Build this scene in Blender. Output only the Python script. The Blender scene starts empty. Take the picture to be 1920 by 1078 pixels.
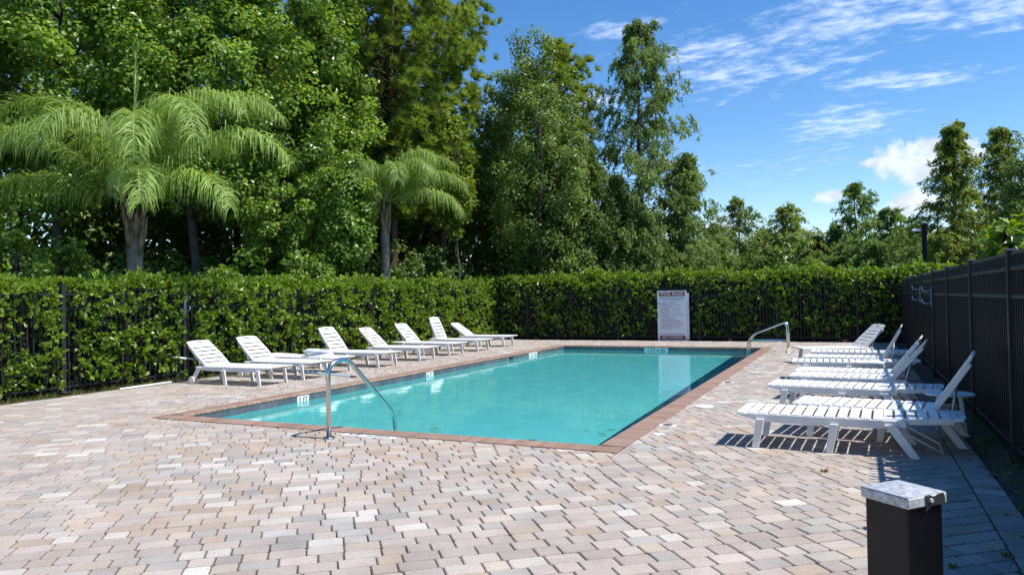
import bpy, bmesh, math, random
import numpy as np
from mathutils import Vector, Matrix
PI = math.pi
random.seed(7)
rng = np.random.default_rng(11)
S = bpy.context.scene
C = S.collection

# ------------------------------------------------------------------ camera
F_PX, YAW, PITCH, ROLL = 1374.9, 0.43812, 0.01449, 0.01824
cam = bpy.data.cameras.new('camera')
cam.sensor_width = 36.0
cam.lens = F_PX / 1920 * 36
cam.clip_start = 0.05
cam.clip_end = 3000
co = bpy.data.objects.new('camera', cam)
C.objects.link(co)
CF = Vector((-math.sin(YAW) * math.cos(PITCH), math.cos(YAW) * math.cos(PITCH), math.sin(PITCH)))
CR = Vector((math.cos(YAW), math.sin(YAW), 0))
CU = CR.cross(CF)
cr, sr = math.cos(ROLL), math.sin(ROLL)
R2, U2 = CR * cr - CU * sr, CR * sr + CU * cr
m = Matrix((R2, U2, -CF)).transposed().to_4x4()
m.translation = (0, 0, 1.6)
co.matrix_world = m
S.camera = co

# ------------------------------------------------------------------ sky and sun
SUN_EL, SUN_AZ = math.radians(57), math.radians(4)      # azimuth from +X towards +Y
w = bpy.data.worlds.new('World')
S.world = w
w.use_nodes = True
nt = w.node_tree
nt.nodes.clear()
def N(nt, typ, **kw):
    n = nt.nodes.new(typ)
    for k, v in kw.items():
        if k in ('operation', 'blend_type', 'data_type', 'noise_dimensions', 'sky_type', 'attribute_name', 'interpolation_type', 'feature', 'distance', 'musgrave_type', 'mode', 'wave_type', 'bands_direction'):
            setattr(n, k, v)
        else:
            n.inputs[k].default_value = v
    return n
def L(nt, a, ao, b, bi):
    nt.links.new(a.outputs[ao], b.inputs[bi])
SKY_STRENGTH = 0.115
sky = N(nt, 'ShaderNodeTexSky', sky_type='NISHITA')
sky.sun_disc = False
sky.sun_elevation = SUN_EL
sky.sun_rotation = PI / 2 - SUN_AZ
sky.altitude = 200
sky.air_density = 1.0
sky.dust_density = 0.0
sky.ozone_density = 2.0
hs = N(nt, 'ShaderNodeHueSaturation', Hue=0.505, Saturation=1.31, Value=1.0)
L(nt, sky, 0, hs, 'Color')
tc = nt.nodes.new('ShaderNodeTexCoord')
sep = nt.nodes.new('ShaderNodeSeparateXYZ')
L(nt, tc, 'Generated', sep, 0)
def mth(op, a, b=None, c=None, clamp=False):
    n = nt.nodes.new('ShaderNodeMath'); n.operation = op; n.use_clamp = clamp
    for i, x in enumerate((a, b, c)):
        if x is None: continue
        if isinstance(x, (int, float)): n.inputs[i].default_value = x
        else: nt.links.new(x, n.inputs[i])
    return n.outputs[0]
zc = mth('MAXIMUM', sep.outputs[2], 0.0)
zz = mth('ADD', zc, 0.08)
px = mth('DIVIDE', sep.outputs[0], zz)
py = mth('DIVIDE', sep.outputs[1], zz)
cmb = nt.nodes.new('ShaderNodeCombineXYZ')
nt.links.new(px, cmb.inputs[0]); nt.links.new(py, cmb.inputs[1])
P = cmb.outputs[0]
def noise(vec, scale, detail=6, rough=0.55, dist=0.0, off=(0, 0, 0), sc=(1, 1, 1), rot=0.0):
    mp = nt.nodes.new('ShaderNodeMapping')
    mp.inputs['Location'].default_value = off
    mp.inputs['Rotation'].default_value = (0, 0, rot)
    mp.inputs['Scale'].default_value = sc
    nt.links.new(vec, mp.inputs[0])
    n = nt.nodes.new('ShaderNodeTexNoise')
    n.inputs['Scale'].default_value = scale; n.inputs['Detail'].default_value = detail
    n.inputs['Roughness'].default_value = rough; n.inputs['Distortion'].default_value = dist
    nt.links.new(mp.outputs[0], n.inputs['Vector'])
    return n.outputs[0]
def ramp(x, a, b, lo=0.0, hi=1.0):
    n = nt.nodes.new('ShaderNodeMapRange'); n.interpolation_type = 'SMOOTHSTEP'
    nt.links.new(x, n.inputs[0])
    for i, v in enumerate((a, b, lo, hi)): n.inputs[i + 1].default_value = v
    return n.outputs[0]
def blob(cx, cy, rx, ry, rot=0.0, vec=None):
    mp = nt.nodes.new('ShaderNodeMapping'); mp.vector_type = 'TEXTURE'
    mp.inputs['Location'].default_value = (cx, cy, 0); mp.inputs['Rotation'].default_value = (0, 0, rot)
    mp.inputs['Scale'].default_value = (rx, ry, 1)
    nt.links.new(vec or P, mp.inputs[0])
    ln = nt.nodes.new('ShaderNodeVectorMath'); ln.operation = 'LENGTH'
    nt.links.new(mp.outputs[0], ln.inputs[0])
    return ramp(ln.outputs['Value'], 0.15, 1.0, 1.0, 0.0)
# high thin cloud: broad fields of ripples, the whole sky round
field = ramp(noise(P, 0.55, 3, 0.5, 0, (3.1, 1.7, 0)), 0.50, 0.72, 0.0, 0.65)
for a in ((-0.30, 2.58, 0.70, 0.66, 0.35), (0.10, 2.35, 0.65, 0.42, 0.1), (0.42, 2.45, 0.4, 0.35, 0.0), (-0.62, 2.15, 0.25, 0.16, 0.2),
          (0.22, 2.98, 0.50, 0.24, 0.15), (-0.05, 3.45, 0.48, 0.5, 0.15), (-0.95, 2.72, 0.35, 0.25, 0.0)):
    field = mth('MAXIMUM', field, blob(*a))
rip = noise(P, 13.0, 8, 0.62, 0.2, (0, 0, 0), (0.85, 1.25, 1), 0.25)
rip2 = noise(P, 3.2, 5, 0.55, 0.3, (5, 2, 0), (0.8, 1.4, 1), 0.25)
ripm = mth('ADD', mth('MULTIPLY', rip, 0.65), mth('MULTIPLY', rip2, 0.35))
thr = mth('SUBTRACT', ripm, mth('MULTIPLY', mth('SUBTRACT', 1.0, field), 0.24))
cirrus = mth('MULTIPLY', ramp(thr, 0.38, 0.70), 0.66)
# low heaped cloud near the horizon
D = tc.outputs['Generated']
heap = mth('MULTIPLY', ramp(noise(D, 7.0, 3, 0.5, 0, (2.2, 0, 0), (1, 1, 2.2)), 0.56, 0.66), ramp(sep.outputs[2], 0.0, 0.13, 1.0, 0.0))
for a in ((0.062, 0.150, 0.075, 0.042), (0.10, 0.155, 0.06, 0.040), (-0.027, 0.118, 0.034, 0.017), (0.06, 0.105, 0.05, 0.030), (-0.165, 0.088, 0.035, 0.025), (0.03, 0.155, 0.05, 0.012)):
    cv = nt.nodes.new('ShaderNodeCombineXYZ')
    yy = mth('DIVIDE', sep.outputs[0], mth('MAXIMUM', sep.outputs[1], 0.05))
    nt.links.new(yy, cv.inputs[0]); nt.links.new(sep.outputs[2], cv.inputs[1])
    heap = mth('MAXIMUM', heap, blob(*a, vec=cv.outputs[0]))
puff = noise(D, 30, 8, 0.62, 0.15)
cum = ramp(mth('ADD', mth('MULTIPLY', heap, 0.50), mth('MULTIPLY', puff, 1.5)), 0.92, 1.22)
mx = N(nt, 'ShaderNodeMix', data_type='RGBA')
nt.links.new(cirrus, mx.inputs[0]); L(nt, hs, 0, mx, 6); mx.inputs[7].default_value = (6.2, 6.9, 8.2, 1)
mx2 = N(nt, 'ShaderNodeMix', data_type='RGBA')
shade = ramp(noise(D, 18, 4, 0.6, 0, (0.3, 0.2, 0.08)), 0.35, 0.65, 0.62, 1.0)
cc = nt.nodes.new('ShaderNodeVectorMath'); cc.operation = 'SCALE'
cc.inputs[0].default_value = (6.0, 6.5, 7.3); nt.links.new(shade, cc.inputs['Scale'])
nt.links.new(mth('MULTIPLY', cum, ramp(heap, 0.02, 0.3, 0.0, 0.92)), mx2.inputs[0]); nt.links.new(mx.outputs[2], mx2.inputs[6]); nt.links.new(cc.outputs[0], mx2.inputs[7])
bg = N(nt, 'ShaderNodeBackground', Strength=SKY_STRENGTH)
nt.links.new(mx2.outputs[2], bg.inputs[0])
out = nt.nodes.new('ShaderNodeOutputWorld')
L(nt, bg, 0, out, 0)

sl = bpy.data.lights.new('sun', 'SUN')
sl.energy = 4.3
sl.angle = math.radians(0.53)
sl.color = (1.0, 0.955, 0.88)
so = bpy.data.objects.new('sun', sl)
C.objects.link(so)
sdir = Vector((math.cos(SUN_EL) * math.cos(SUN_AZ), math.cos(SUN_EL) * math.sin(SUN_AZ), math.sin(SUN_EL)))
so.rotation_euler = sdir.to_track_quat('Z', 'Y').to_euler()
so.location = (20, 0, 30)

S.view_settings.view_transform = 'Standard'
S.view_settings.look = 'None'
S.view_settings.exposure = 0.68
S.view_settings.gamma = 1.0
S.view_settings.use_curve_mapping = False
S.render.engine = 'CYCLES'
cy = S.cycles
cy.max_bounces = 8; cy.diffuse_bounces = 3; cy.glossy_bounces = 3; cy.transmission_bounces = 4; cy.transparent_max_bounces = 8
cy.caustics_reflective = False; cy.caustics_refractive = True
cy.use_denoising = True
cy.sample_clamp_indirect = 6.0

# ------------------------------------------------------------------ materials
def mat(name):
    m = bpy.data.materials.new(name); m.use_nodes = True
    m.node_tree.nodes.clear()
    return m, m.node_tree
def pbsdf(nt, col=(.5, .5, .5), rough=.5, metal=0.0, spec=.5):
    b = nt.nodes.new('ShaderNodeBsdfPrincipled')
    b.inputs['Base Color'].default_value = (*col, 1); b.inputs['Roughness'].default_value = rough
    b.inputs['Metallic'].default_value = metal; b.inputs['Specular IOR Level'].default_value = spec
    o = nt.nodes.new('ShaderNodeOutputMaterial')
    nt.links.new(b.outputs[0], o.inputs[0])
    return b
def simple(name, col, rough=.5, metal=0.0, spec=.5, var=0.0, scale=8.0, bump=0.0, bscale=60.0, col2=None):
    m, nt = mat(name)
    b = pbsdf(nt, col, rough, metal, spec)
    if var or col2:
        g = nt.nodes.new('ShaderNodeNewGeometry')
        n = N(nt, 'ShaderNodeTexNoise', Scale=scale, Detail=6.0, Roughness=.6)
        nt.links.new(g.outputs['Position'], n.inputs['Vector'])
        r = nt.nodes.new('ShaderNodeMapRange'); r.inputs[1].default_value = .35; r.inputs[2].default_value = .68
        nt.links.new(n.outputs[0], r.inputs[0])
        x = N(nt, 'ShaderNodeMix', data_type='RGBA')
        nt.links.new(r.outputs[0], x.inputs[0])
        x.inputs[6].default_value = (*col, 1)
        x.inputs[7].default_value = (*(col2 or tuple(min(1, c * (1 - var)) for c in col)), 1)
        nt.links.new(x.outputs[2], b.inputs['Base Color'])
    if bump:
        g = nt.nodes.new('ShaderNodeNewGeometry')
        n = N(nt, 'ShaderNodeTexNoise', Scale=bscale, Detail=4.0)
        nt.links.new(g.outputs['Position'], n.inputs['Vector'])
        bp = N(nt, 'ShaderNodeBump', Strength=bump, Distance=.01)
        nt.links.new(n.outputs[0], bp.inputs['Height']); nt.links.new(bp.outputs[0], b.inputs['Normal'])
    return m
def piece_mat(name, rough, grain, gscale, spec=.3, bump=.25):
    """base colour from the piece's own 'tone' attribute, with a grain"""
    m, nt = mat(name)
    b = pbsdf(nt, rough=rough, spec=spec)
    a = nt.nodes.new('ShaderNodeAttribute'); a.attribute_name = 'tone'
    g = nt.nodes.new('ShaderNodeNewGeometry')
    n = N(nt, 'ShaderNodeTexNoise', Scale=gscale, Detail=5.0, Roughness=.7)
    nt.links.new(g.outputs['Position'], n.inputs['Vector'])
    n2 = N(nt, 'ShaderNodeTexNoise', Scale=2.2, Detail=5.0, Roughness=.6)
    nt.links.new(g.outputs['Position'], n2.inputs['Vector'])
    r = nt.nodes.new('ShaderNodeMapRange'); r.inputs[1].default_value = .3; r.inputs[2].default_value = .7
    r.inputs[3].default_value = 1 - grain; r.inputs[4].default_value = 1 + grain
    nt.links.new(n.outputs[0], r.inputs[0])
    r2 = nt.nodes.new('ShaderNodeMapRange'); r2.inputs[1].default_value = .3; r2.inputs[2].default_value = .7
    r2.inputs[3].default_value = .84; r2.inputs[4].default_value = 1.12
    nt.links.new(n2.outputs[0], r2.inputs[0])
    k = nt.nodes.new('ShaderNodeMath'); k.operation = 'MULTIPLY'
    nt.links.new(r.outputs[0], k.inputs[0]); nt.links.new(r2.outputs[0], k.inputs[1])
    v = nt.nodes.new('ShaderNodeVectorMath'); v.operation = 'SCALE'
    nt.links.new(a.outputs['Color'], v.inputs[0]); nt.links.new(k.outputs[0], v.inputs['Scale'])
    nt.links.new(v.outputs[0], b.inputs['Base Color'])
    if bump:
        bp = N(nt, 'ShaderNodeBump', Strength=bump, Distance=.004)
        nt.links.new(n.outputs[0], bp.inputs['Height']); nt.links.new(bp.outputs[0], b.inputs['Normal'])
    return m
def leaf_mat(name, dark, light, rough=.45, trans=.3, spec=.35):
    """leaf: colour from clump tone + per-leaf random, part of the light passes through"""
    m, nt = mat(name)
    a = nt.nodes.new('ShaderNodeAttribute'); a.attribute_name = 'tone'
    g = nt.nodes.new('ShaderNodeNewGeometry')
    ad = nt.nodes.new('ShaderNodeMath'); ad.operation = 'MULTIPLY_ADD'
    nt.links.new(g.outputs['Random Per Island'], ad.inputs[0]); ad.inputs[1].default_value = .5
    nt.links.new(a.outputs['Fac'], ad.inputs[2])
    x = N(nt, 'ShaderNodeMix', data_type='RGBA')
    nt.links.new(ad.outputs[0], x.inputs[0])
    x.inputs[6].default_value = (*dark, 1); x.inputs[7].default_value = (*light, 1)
    b = nt.nodes.new('ShaderNodeBsdfPrincipled')
    b.inputs['Roughness'].default_value = rough; b.inputs['Specular IOR Level'].default_value = spec
    nt.links.new(x.outputs[2], b.inputs['Base Color'])
    t = nt.nodes.new('ShaderNodeBsdfTranslucent')
    hsv = N(nt, 'ShaderNodeHueSaturation', Hue=.48, Saturation=1.15, Value=1.5)
    nt.links.new(x.outputs[2], hsv.inputs['Color']); nt.links.new(hsv.outputs[0], t.inputs[0])
    ms = nt.nodes.new('ShaderNodeMixShader'); ms.inputs[0].default_value = trans
    nt.links.new(b.outputs[0], ms.inputs[1]); nt.links.new(t.outputs[0], ms.inputs[2])
    o = nt.nodes.new('ShaderNodeOutputMaterial'); nt.links.new(ms.outputs[0], o.inputs[0])
    return m

M = {}
M['resin'] = simple('white_resin', (.80, .80, .79), .40, col2=(.66, .655, .63), scale=5)
M['resin_old'] = simple('weathered_white_resin', (.72, .72, .70), .5, var=.12, scale=20)
M['paver'] = piece_mat('tumbled_paver', .9, .22, 75, .2, .5)
M['brick'] = piece_mat('coping_brick', .8, .10, 90, .3, .25)
M['tile'] = piece_mat('waterline_tile', .25, .10, 40, .5, 0)
M['sand'] = simple('joint_sand', (.16, .14, .122), .95, var=.3, scale=30)
M['plaster'] = simple('pool_plaster', (.40, .85, .84), .8, col2=(.31, .75, .74), scale=2.4)
M['grout'] = simple('tile_grout', (.34, .37, .38), .8, var=.2)
M['white_tile'] = simple('white_ceramic', (.82, .83, .83), .25)
M['ink'] = simple('black_print', (.02, .02, .02), .5)
M['white_print'] = simple('white_print', (.85, .84, .84), .5)
M['red'] = simple('maroon_print', (.21, .012, .035), .45)
M['pink_print'] = simple('faded_red_print', (.46, .24, .27), .5)
M['grey_print'] = simple('faded_black_print', (.27, .27, .33), .5)
M['sign'] = simple('sign_sheet', (.74, .74, .80), .45)
M['steel'] = simple('stainless_steel', (.62, .61, .59), .2, 1.0, bump=.05, bscale=200)
M['black_metal'] = simple('black_powder_coat', (.005, .005, .006), .5, spec=.2)
M['post_black'] = simple('black_gloss_paint', (.003, .0035, .006), .18, spec=.3, bump=.03, bscale=25)
M['galv'] = simple('galvanised_steel', (.58, .59, .60), .5, .3, col2=(.27, .285, .30), scale=85)
M['fence_grey'] = simple('satin_black_aluminium', (.016, .0165, .020), .5, spec=.4)
M['screen'] = simple('black_screen', (.003, .0032, .0045), .6, spec=.08)
M['sunken'] = simple('pale_sunken_leaf', (.42, .62, .38), .8)
M['soil'] = simple('bare_soil', (.075, .055, .04), .95, col2=(.13, .10, .07), scale=9, bump=.6, bscale=40)
M['ground'] = simple('ground_litter', (.035, .035, .016), .95, col2=(.06, .075, .02), scale=.9, bump=.5, bscale=12)
M['blue_pole'] = simple('pale_blue_anodised', (.30, .47, .66), .3, .35)
M['pole_white'] = simple('white_pipe', (.72, .73, .74), .4)
M['rubber'] = simple('black_rubber', (.015, .015, .015), .6)
M['wood_dark'] = simple('dark_twigs', (.008, .011, .005), .95, col2=(.014, .016, .008), scale=12)
M['bark'] = simple('grey_bark', (.085, .075, .062), .9, col2=(.04, .034, .028), scale=6, bump=.8, bscale=14)
M['bark_red'] = simple('brown_bark', (.12, .075, .05), .9, col2=(.05, .035, .028), scale=7, bump=.8, bscale=12)
M['palm_trunk'] = simple('ringed_palm_bark', (.23, .205, .18), .9, col2=(.10, .09, .08), scale=9, bump=.5, bscale=20)
M['palm_boot'] = simple('dry_palm_boot', (.24, .17, .10), .85, col2=(.10, .07, .045), scale=10)
M['palm_stalk'] = simple('palm_stalk', (.22, .27, .09), .5)
M['hose'] = simple('clear_white_hose', (.70, .73, .76), .2)
M['lamp_glass'] = simple('lamp_lens', (.8, .82, .85), .2)
M['hook'] = simple('pale_blue_plastic', (.27, .32, .43), .4)
M['leaf_hedge'] = leaf_mat('hedge_leaf', (.050, .105, .014), (.245, .375, .042), .36, .36, .5)
M['leaf_hedge_back'] = leaf_mat('back_hedge_leaf', (.048, .10, .016), (.235, .36, .046), .36, .36, .5)
M['leaf_gum'] = leaf_mat('broad_leaf', (.085, .165, .028), (.29, .44, .085), .36, .44, .5)
M['leaf_oak'] = leaf_mat('dull_oak_leaf', (.075, .13, .032), (.225, .32, .075), .42, .40, .45)
M['leaf_vine'] = leaf_mat('yellow_green_leaf', (.085, .14, .014), (.23, .31, .035), .5, .35, .3)
M['needle'] = leaf_mat('pine_needle', (.10, .165, .025), (.32, .42, .07), .5, .30, .3)
M['cypress'] = leaf_mat('cypress_spray', (.075, .13, .035), (.225, .31, .085), .6, .36, .2)
M['cypress_yellow'] = leaf_mat('golden_cypress_spray', (.105, .15, .03), (.27, .34, .08), .6, .42, .2)
M['cypress_light'] = leaf_mat('light_cypress_spray', (.085, .15, .038), (.21, .31, .085), .6, .36, .2)
M['frond'] = leaf_mat('palm_leaflet', (.10, .175, .028), (.30, .43, .10), .48, .38, .35)
M['shrub'] = leaf_mat('shrub_leaf', (.05, .10, .02), (.17, .28, .05), .40, .34, .45)
M['grass'] = leaf_mat('grass_blade', (.07, .10, .02), (.17, .18, .05), .6, .3, .2)

# ------------------------------------------------------------------ object helpers
def link(name, me, material=None, parent=None, loc=None, rot=None):
    o = bpy.data.objects.new(name, me)
    if material is not None and me is not None and len(me.materials) == 0: me.materials.append(material)
    if loc is not None: o.location = loc
    if rot is not None: o.rotation_euler = rot
    if parent is not None: o.parent = parent
    C.objects.link(o)
    return o
def tag(o, label=None, cat=None, group=None, kind=None):
    if label: o['label'] = label
    if cat: o['category'] = cat
    if group: o['group'] = group
    if kind: o['kind'] = kind
    return o
def thing(name, label, cat, loc=(0, 0, 0), rz=0.0, group=None):
    o = bpy.data.objects.new(name, None)
    o.empty_display_size = .1
    o.location = loc; o.rotation_euler = (0, 0, rz)
    C.objects.link(o)
    return tag(o, label, cat, group)
def np_mesh(name, V, faces, tone=None, smooth=False):
    """faces: list of int arrays (k, n) of equal-size polygons"""
    me = bpy.data.meshes.new(name)
    V = np.asarray(V, np.float32)
    faces = [np.asarray(f, np.int32) for f in faces if len(f)]
    me.vertices.add(len(V)); me.vertices.foreach_set('co', V.ravel())
    idx = np.concatenate([f.ravel() for f in faces])
    tot = np.concatenate([np.full(len(f), f.shape[1], np.int32) for f in faces])
    st = np.concatenate([[0], np.cumsum(tot)[:-1]]).astype(np.int32)
    me.loops.add(len(idx)); me.loops.foreach_set('vertex_index', idx)
    me.polygons.add(len(tot)); me.polygons.foreach_set('loop_start', st)
    if smooth: me.polygons.foreach_set('use_smooth', np.ones(len(tot), bool))
    else: me.polygons.foreach_set('use_smooth', np.zeros(len(tot), bool))
    if tone is not None:
        tone = np.asarray(tone, np.float32)
        if tone.ndim == 1: tone = np.stack([tone] * 3, 1)
        at = me.color_attributes.new('tone', 'FLOAT_COLOR', 'POINT')
        at.data.foreach_set('color', np.concatenate([tone, np.ones((len(tone), 1), np.float32)], 1).ravel())
    me.update(calc_edges=True)
    return me
class MB:
    def __init__(s): s.bm = bmesh.new()
    def box(s, x0, x1, y0, y1, z0, z1, bev=0.0):
        v = [s.bm.verts.new((x, y, z)) for z in (z0, z1) for y in (y0, y1) for x in (x0, x1)]
        fs = [s.bm.faces.new([v[i] for i in f]) for f in ((0, 2, 3, 1), (4, 5, 7, 6), (0, 1, 5, 4), (2, 6, 7, 3), (0, 4, 6, 2), (1, 3, 7, 5))]
        if bev: bmesh.ops.bevel(s.bm, geom=list({e for f in fs for e in f.edges}), offset=bev, segments=1, affect='EDGES', profile=.7)
        return s
    def prism(s, pts, a0, a1, axis='y', bev=0.0):
        """polygon pts extruded along an axis from a0 to a1"""
        def P(p, a): return {'y': (p[0], a, p[1]), 'z': (p[0], p[1], a), 'x': (a, p[0], p[1])}[axis]
        A = [s.bm.verts.new(P(p, a0)) for p in pts]; B = [s.bm.verts.new(P(p, a1)) for p in pts]
        fs = [s.bm.faces.new(A), s.bm.faces.new(B[::-1])]
        n = len(pts)
        for i in range(n): fs.append(s.bm.faces.new((A[i], B[i], B[(i + 1) % n], A[(i + 1) % n])))
        if bev: bmesh.ops.bevel(s.bm, geom=list({e for f in fs for e in f.edges}), offset=bev, segments=1, affect='EDGES', profile=.7)
        return s
    def tube(s, path, r, n=8, cap=True, closed=False):
        path = [Vector(p) for p in path]
        rs = r if isinstance(r, (list, tuple)) else [r] * len(path)
        rings = []; up = None
        m_ = len(path)
        for i, p in enumerate(path):
            if closed: d = path[(i + 1) % m_] - path[i - 1]
            else: d = path[min(i + 1, m_ - 1)] - path[max(i - 1, 0)]
            d.normalize()
            if up is None: up = d.orthogonal().normalized()
            up = (up - d * up.dot(d)).normalized()
            sd = d.cross(up)
            rings.append([s.bm.verts.new(p + (up * math.cos(2 * PI * k / n) + sd * math.sin(2 * PI * k / n)) * rs[i]) for k in range(n)])
        for i in range(m_ if closed else m_ - 1):
            a, b = rings[i], rings[(i + 1) % m_]
            for k in range(n): 
                f = s.bm.faces.new((a[k], a[(k + 1) % n], b[(k + 1) % n], b[k])); f.smooth = True
        if cap and not closed:
            s.bm.faces.new(rings[0][::-1]); s.bm.faces.new(rings[-1])
        return s
    def disc(s, c, r, h, n=20, axis='z', bev=0.0):
        pts = [(r * math.cos(2 * PI * k / n), r * math.sin(2 * PI * k / n)) for k in range(n)]
        c = Vector(c)
        before = set(s.bm.verts)
        s.prism(pts, 0, h, axis, bev)
        for v in s.bm.verts:
            if v not in before: v.co += c
        return s
    def mesh(s, name):
        bmesh.ops.recalc_face_normals(s.bm, faces=s.bm.faces[:])
        me = bpy.data.meshes.new(name); s.bm.to_mesh(me); s.bm.free(); return me
    def obj(s, name, material, parent=None, **kw): return link(name, s.mesh(name), material, parent, **kw)
def text_mesh(body, size, depth=.001, align='CENTER', name='lettering', spacing=1.0, bold=0.0, sx=1.0):
    cu = bpy.data.curves.new(name, 'FONT'); cu.body = body; cu.size = size; cu.extrude = depth
    cu.align_x = align; cu.align_y = 'CENTER'; cu.resolution_u = 3; cu.space_character = spacing; cu.offset = bold
    o = bpy.data.objects.new(name, cu); C.objects.link(o)
    bpy.context.view_layer.update()
    me = bpy.data.meshes.new_from_object(o.evaluated_get(bpy.context.evaluated_depsgraph_get()))
    bpy.data.objects.remove(o); bpy.data.curves.remove(cu)
    me.name = name
    if sx != 1.0: me.transform(Matrix.Diagonal((sx, 1, 1, 1)))
    return me
def copy_tree(o, parent=None):
    c = o.copy(); C.objects.link(c); c.parent = parent
    for ch in o.children: copy_tree(ch, c)
    return c

def unit(a): return a / np.maximum(np.linalg.norm(a, axis=-1, keepdims=True), 1e-9)
class Leaves:
    """collects folded leaves (two triangles sharing the midrib)"""
    def __init__(s): s.V, s.F, s.T, s.n = [], [], [], 0
    def add(s, P, D, Nn, Ln, Wd, tone, wide=.5, fold=.18):
        P = np.asarray(P, float); k = len(P)
        D = unit(D); Sd = unit(np.cross(D, Nn)); Up = np.cross(Sd, D)
        Ln = np.broadcast_to(Ln, k)[:, None]; Wd = np.broadcast_to(Wd, k)[:, None]
        mid = P + D * Ln * wide + Up * Wd * fold
        V = np.stack([P, mid - Sd * Wd / 2, P + D * Ln, mid + Sd * Wd / 2], 1).reshape(-1, 3)
        b = s.n + 4 * np.arange(k)[:, None]
        s.F.append(np.concatenate([b + [0, 1, 2], b + [0, 2, 3]], 1).reshape(-1, 3)); s.V.append(V)
        s.T.append(np.repeat(np.broadcast_to(tone, k), 4)); s.n += 4 * k
        return s
    def tri(s, A, B, Cc, tone):
        k = len(A); V = np.stack([A, B, Cc], 1).reshape(-1, 3)
        s.F.append(s.n + 3 * np.arange(k)[:, None] + np.arange(3)); s.V.append(V)
        s.T.append(np.repeat(np.broadcast_to(tone, k), 3)); s.n += 3 * k
    def mesh(s, name): return np_mesh(name, np.concatenate(s.V), [np.concatenate(s.F)], np.concatenate(s.T))
    def obj(s, name, material, parent=None): return link(name, s.mesh(name), material, parent)

# ------------------------------------------------------------------ ground and pool
PX0, PX1, PY0, PY1 = -9.06, -2.25, 7.24, 22.98           # outer edge of the coping
IX0, IX1, IY0, IY1 = PX0 + .265, PX1 - .265, PY0 + .265, PY1 - .265
DX0, DX1, DY0, DY1 = -12.72, 1.04, -4.0, 25.72           # the paved deck
def holed_sheet(name, xs, ys, z, hole, material, kind, grid_extra=True):
    V = [(x, y, z) for y in ys for x in xs]
    n = len(xs); Fc = []
    for j in range(len(ys) - 1):
        for i in range(n - 1):
            if (i, j) in hole: continue
            Fc.append((j * n + i, j * n + i + 1, (j + 1) * n + i + 1, (j + 1) * n + i))
    return tag(link(name, np_mesh(name, V, [Fc]), material), kind=kind)
holed_sheet('ground', [-1500, IX0 - .1, IX1 + .1, 1500], [-1500, IY0 - .1, IY1 + .1, 1500], -.06, {(1, 1)}, M['ground'], 'structure')
deck = holed_sheet('pool_deck', [DX0, IX0 - .06, IX1 + .06, DX1], [DY0, IY0 - .06, IY1 + .06, DY1], -.017, {(1, 1)}, M['sand'], 'structure')

def clip(poly, a, b, c):      # keep a*x + b*y <= c
    out_ = []
    for i in range(len(poly)):
        p, q = poly[i], poly[(i + 1) % len(poly)]
        dp, dq = a * p[0] + b * p[1] - c, a * q[0] + b * q[1] - c
        if dp <= 0: out_.append(p)
        if (dp < 0 < dq) or (dq < 0 < dp):
            t = dp / (dp - dq); out_.append((p[0] + t * (q[0] - p[0]), p[1] + t * (q[1] - p[1])))
    return out_
def area(poly): return .5 * abs(sum(poly[i][0] * poly[(i + 1) % len(poly)][1] - poly[(i + 1) % len(poly)][0] * poly[i][1] for i in range(len(poly))))
TONES = [((.435, .382, .352), 36), ((.40, .352, .327), 26), ((.465, .412, .38), 18), ((.52, .48, .445), 6), ((.405, .38, .36), 12),
         ((.42, .345, .285), 8), ((.45, .39, .335), 9), ((.36, .33, .315), 5), ((.57, .535, .50), 2)]
TN = [t for t, k in TONES for _ in range(k)]
from mathutils import noise as mnoise
def tone_at(x, y):
    n = mnoise.noise(Vector((x * .45, y * .45, 3.3))); n2 = mnoise.noise(Vector((x * .5 + 20, y * .5, 7.7)))
    t = random.choice(TN)
    if n > .22 and random.random() < .4: t = random.choice(((.43, .345, .28), (.46, .39, .33), (.41, .335, .285)))
    if n2 > .25 and random.random() < .4: t = random.choice(((.42, .405, .395), (.36, .345, .335), (.55, .525, .50)))
    k = random.uniform(.90, 1.10) * .86
    return (t[0] * k, t[1] * k * .985, t[2] * k * .955)
def paver_geo(poly, far=False):
    """chamfered stone for a convex polygon: (verts, faces with n corners, quads)"""
    P_ = []
    n0 = len(poly)
    for i in range(n0):
        p = Vector(poly[i]); a = Vector(poly[i - 1]); b = Vector(poly[(i + 1) % n0])
        da, db = (a - p), (b - p)
        la, lb = da.length, db.length
        if la < 1e-4 or lb < 1e-4: continue
        if far: P_.append(p); continue
        r = min(.015 * random.uniform(.7, 1.4), la * .35, lb * .35)
        P_.append(p + da / la * r); P_.append(p + db / lb * r)
    c = sum(P_, Vector((0, 0))) / len(P_)
    n = len(P_)
    tx, ty, dz = random.gauss(0, .006), random.gauss(0, .006), random.gauss(0, .0009)
    sgn = 1 if sum(P_[i].x * P_[(i + 1) % n].y - P_[(i + 1) % n].x * P_[i].y for i in range(n)) > 0 else -1
    def inset(d):
        o_ = []
        for i in range(n):
            e1, e2 = (P_[i] - P_[i - 1]).normalized(), (P_[(i + 1) % n] - P_[i]).normalized()
            n1, n2 = Vector((-e1.y, e1.x)) * sgn, Vector((-e2.y, e2.x)) * sgn
            b_ = n1 + n2; q_ = b_.dot(n1)
            o_.append(P_[i] + b_ * (d / max(q_, .5)))
        return o_
    o1 = inset(random.uniform(.0018, .0034)); o2 = inset(random.uniform(.009, .012))
    V = [(p.x, p.y, -.022) for p in o1] + [(p.x, p.y, -.0075 + dz) for p in o1] + [(p.x, p.y, dz + tx * (p.x - c.x) + ty * (p.y - c.y)) for p in o2]
    q = []
    for k in (0, n):
        for i in range(n): q.append((k + i, k + (i + 1) % n, k + n + (i + 1) % n, k + n + i))
    return V, [tuple(range(2 * n, 3 * n))], q
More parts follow.
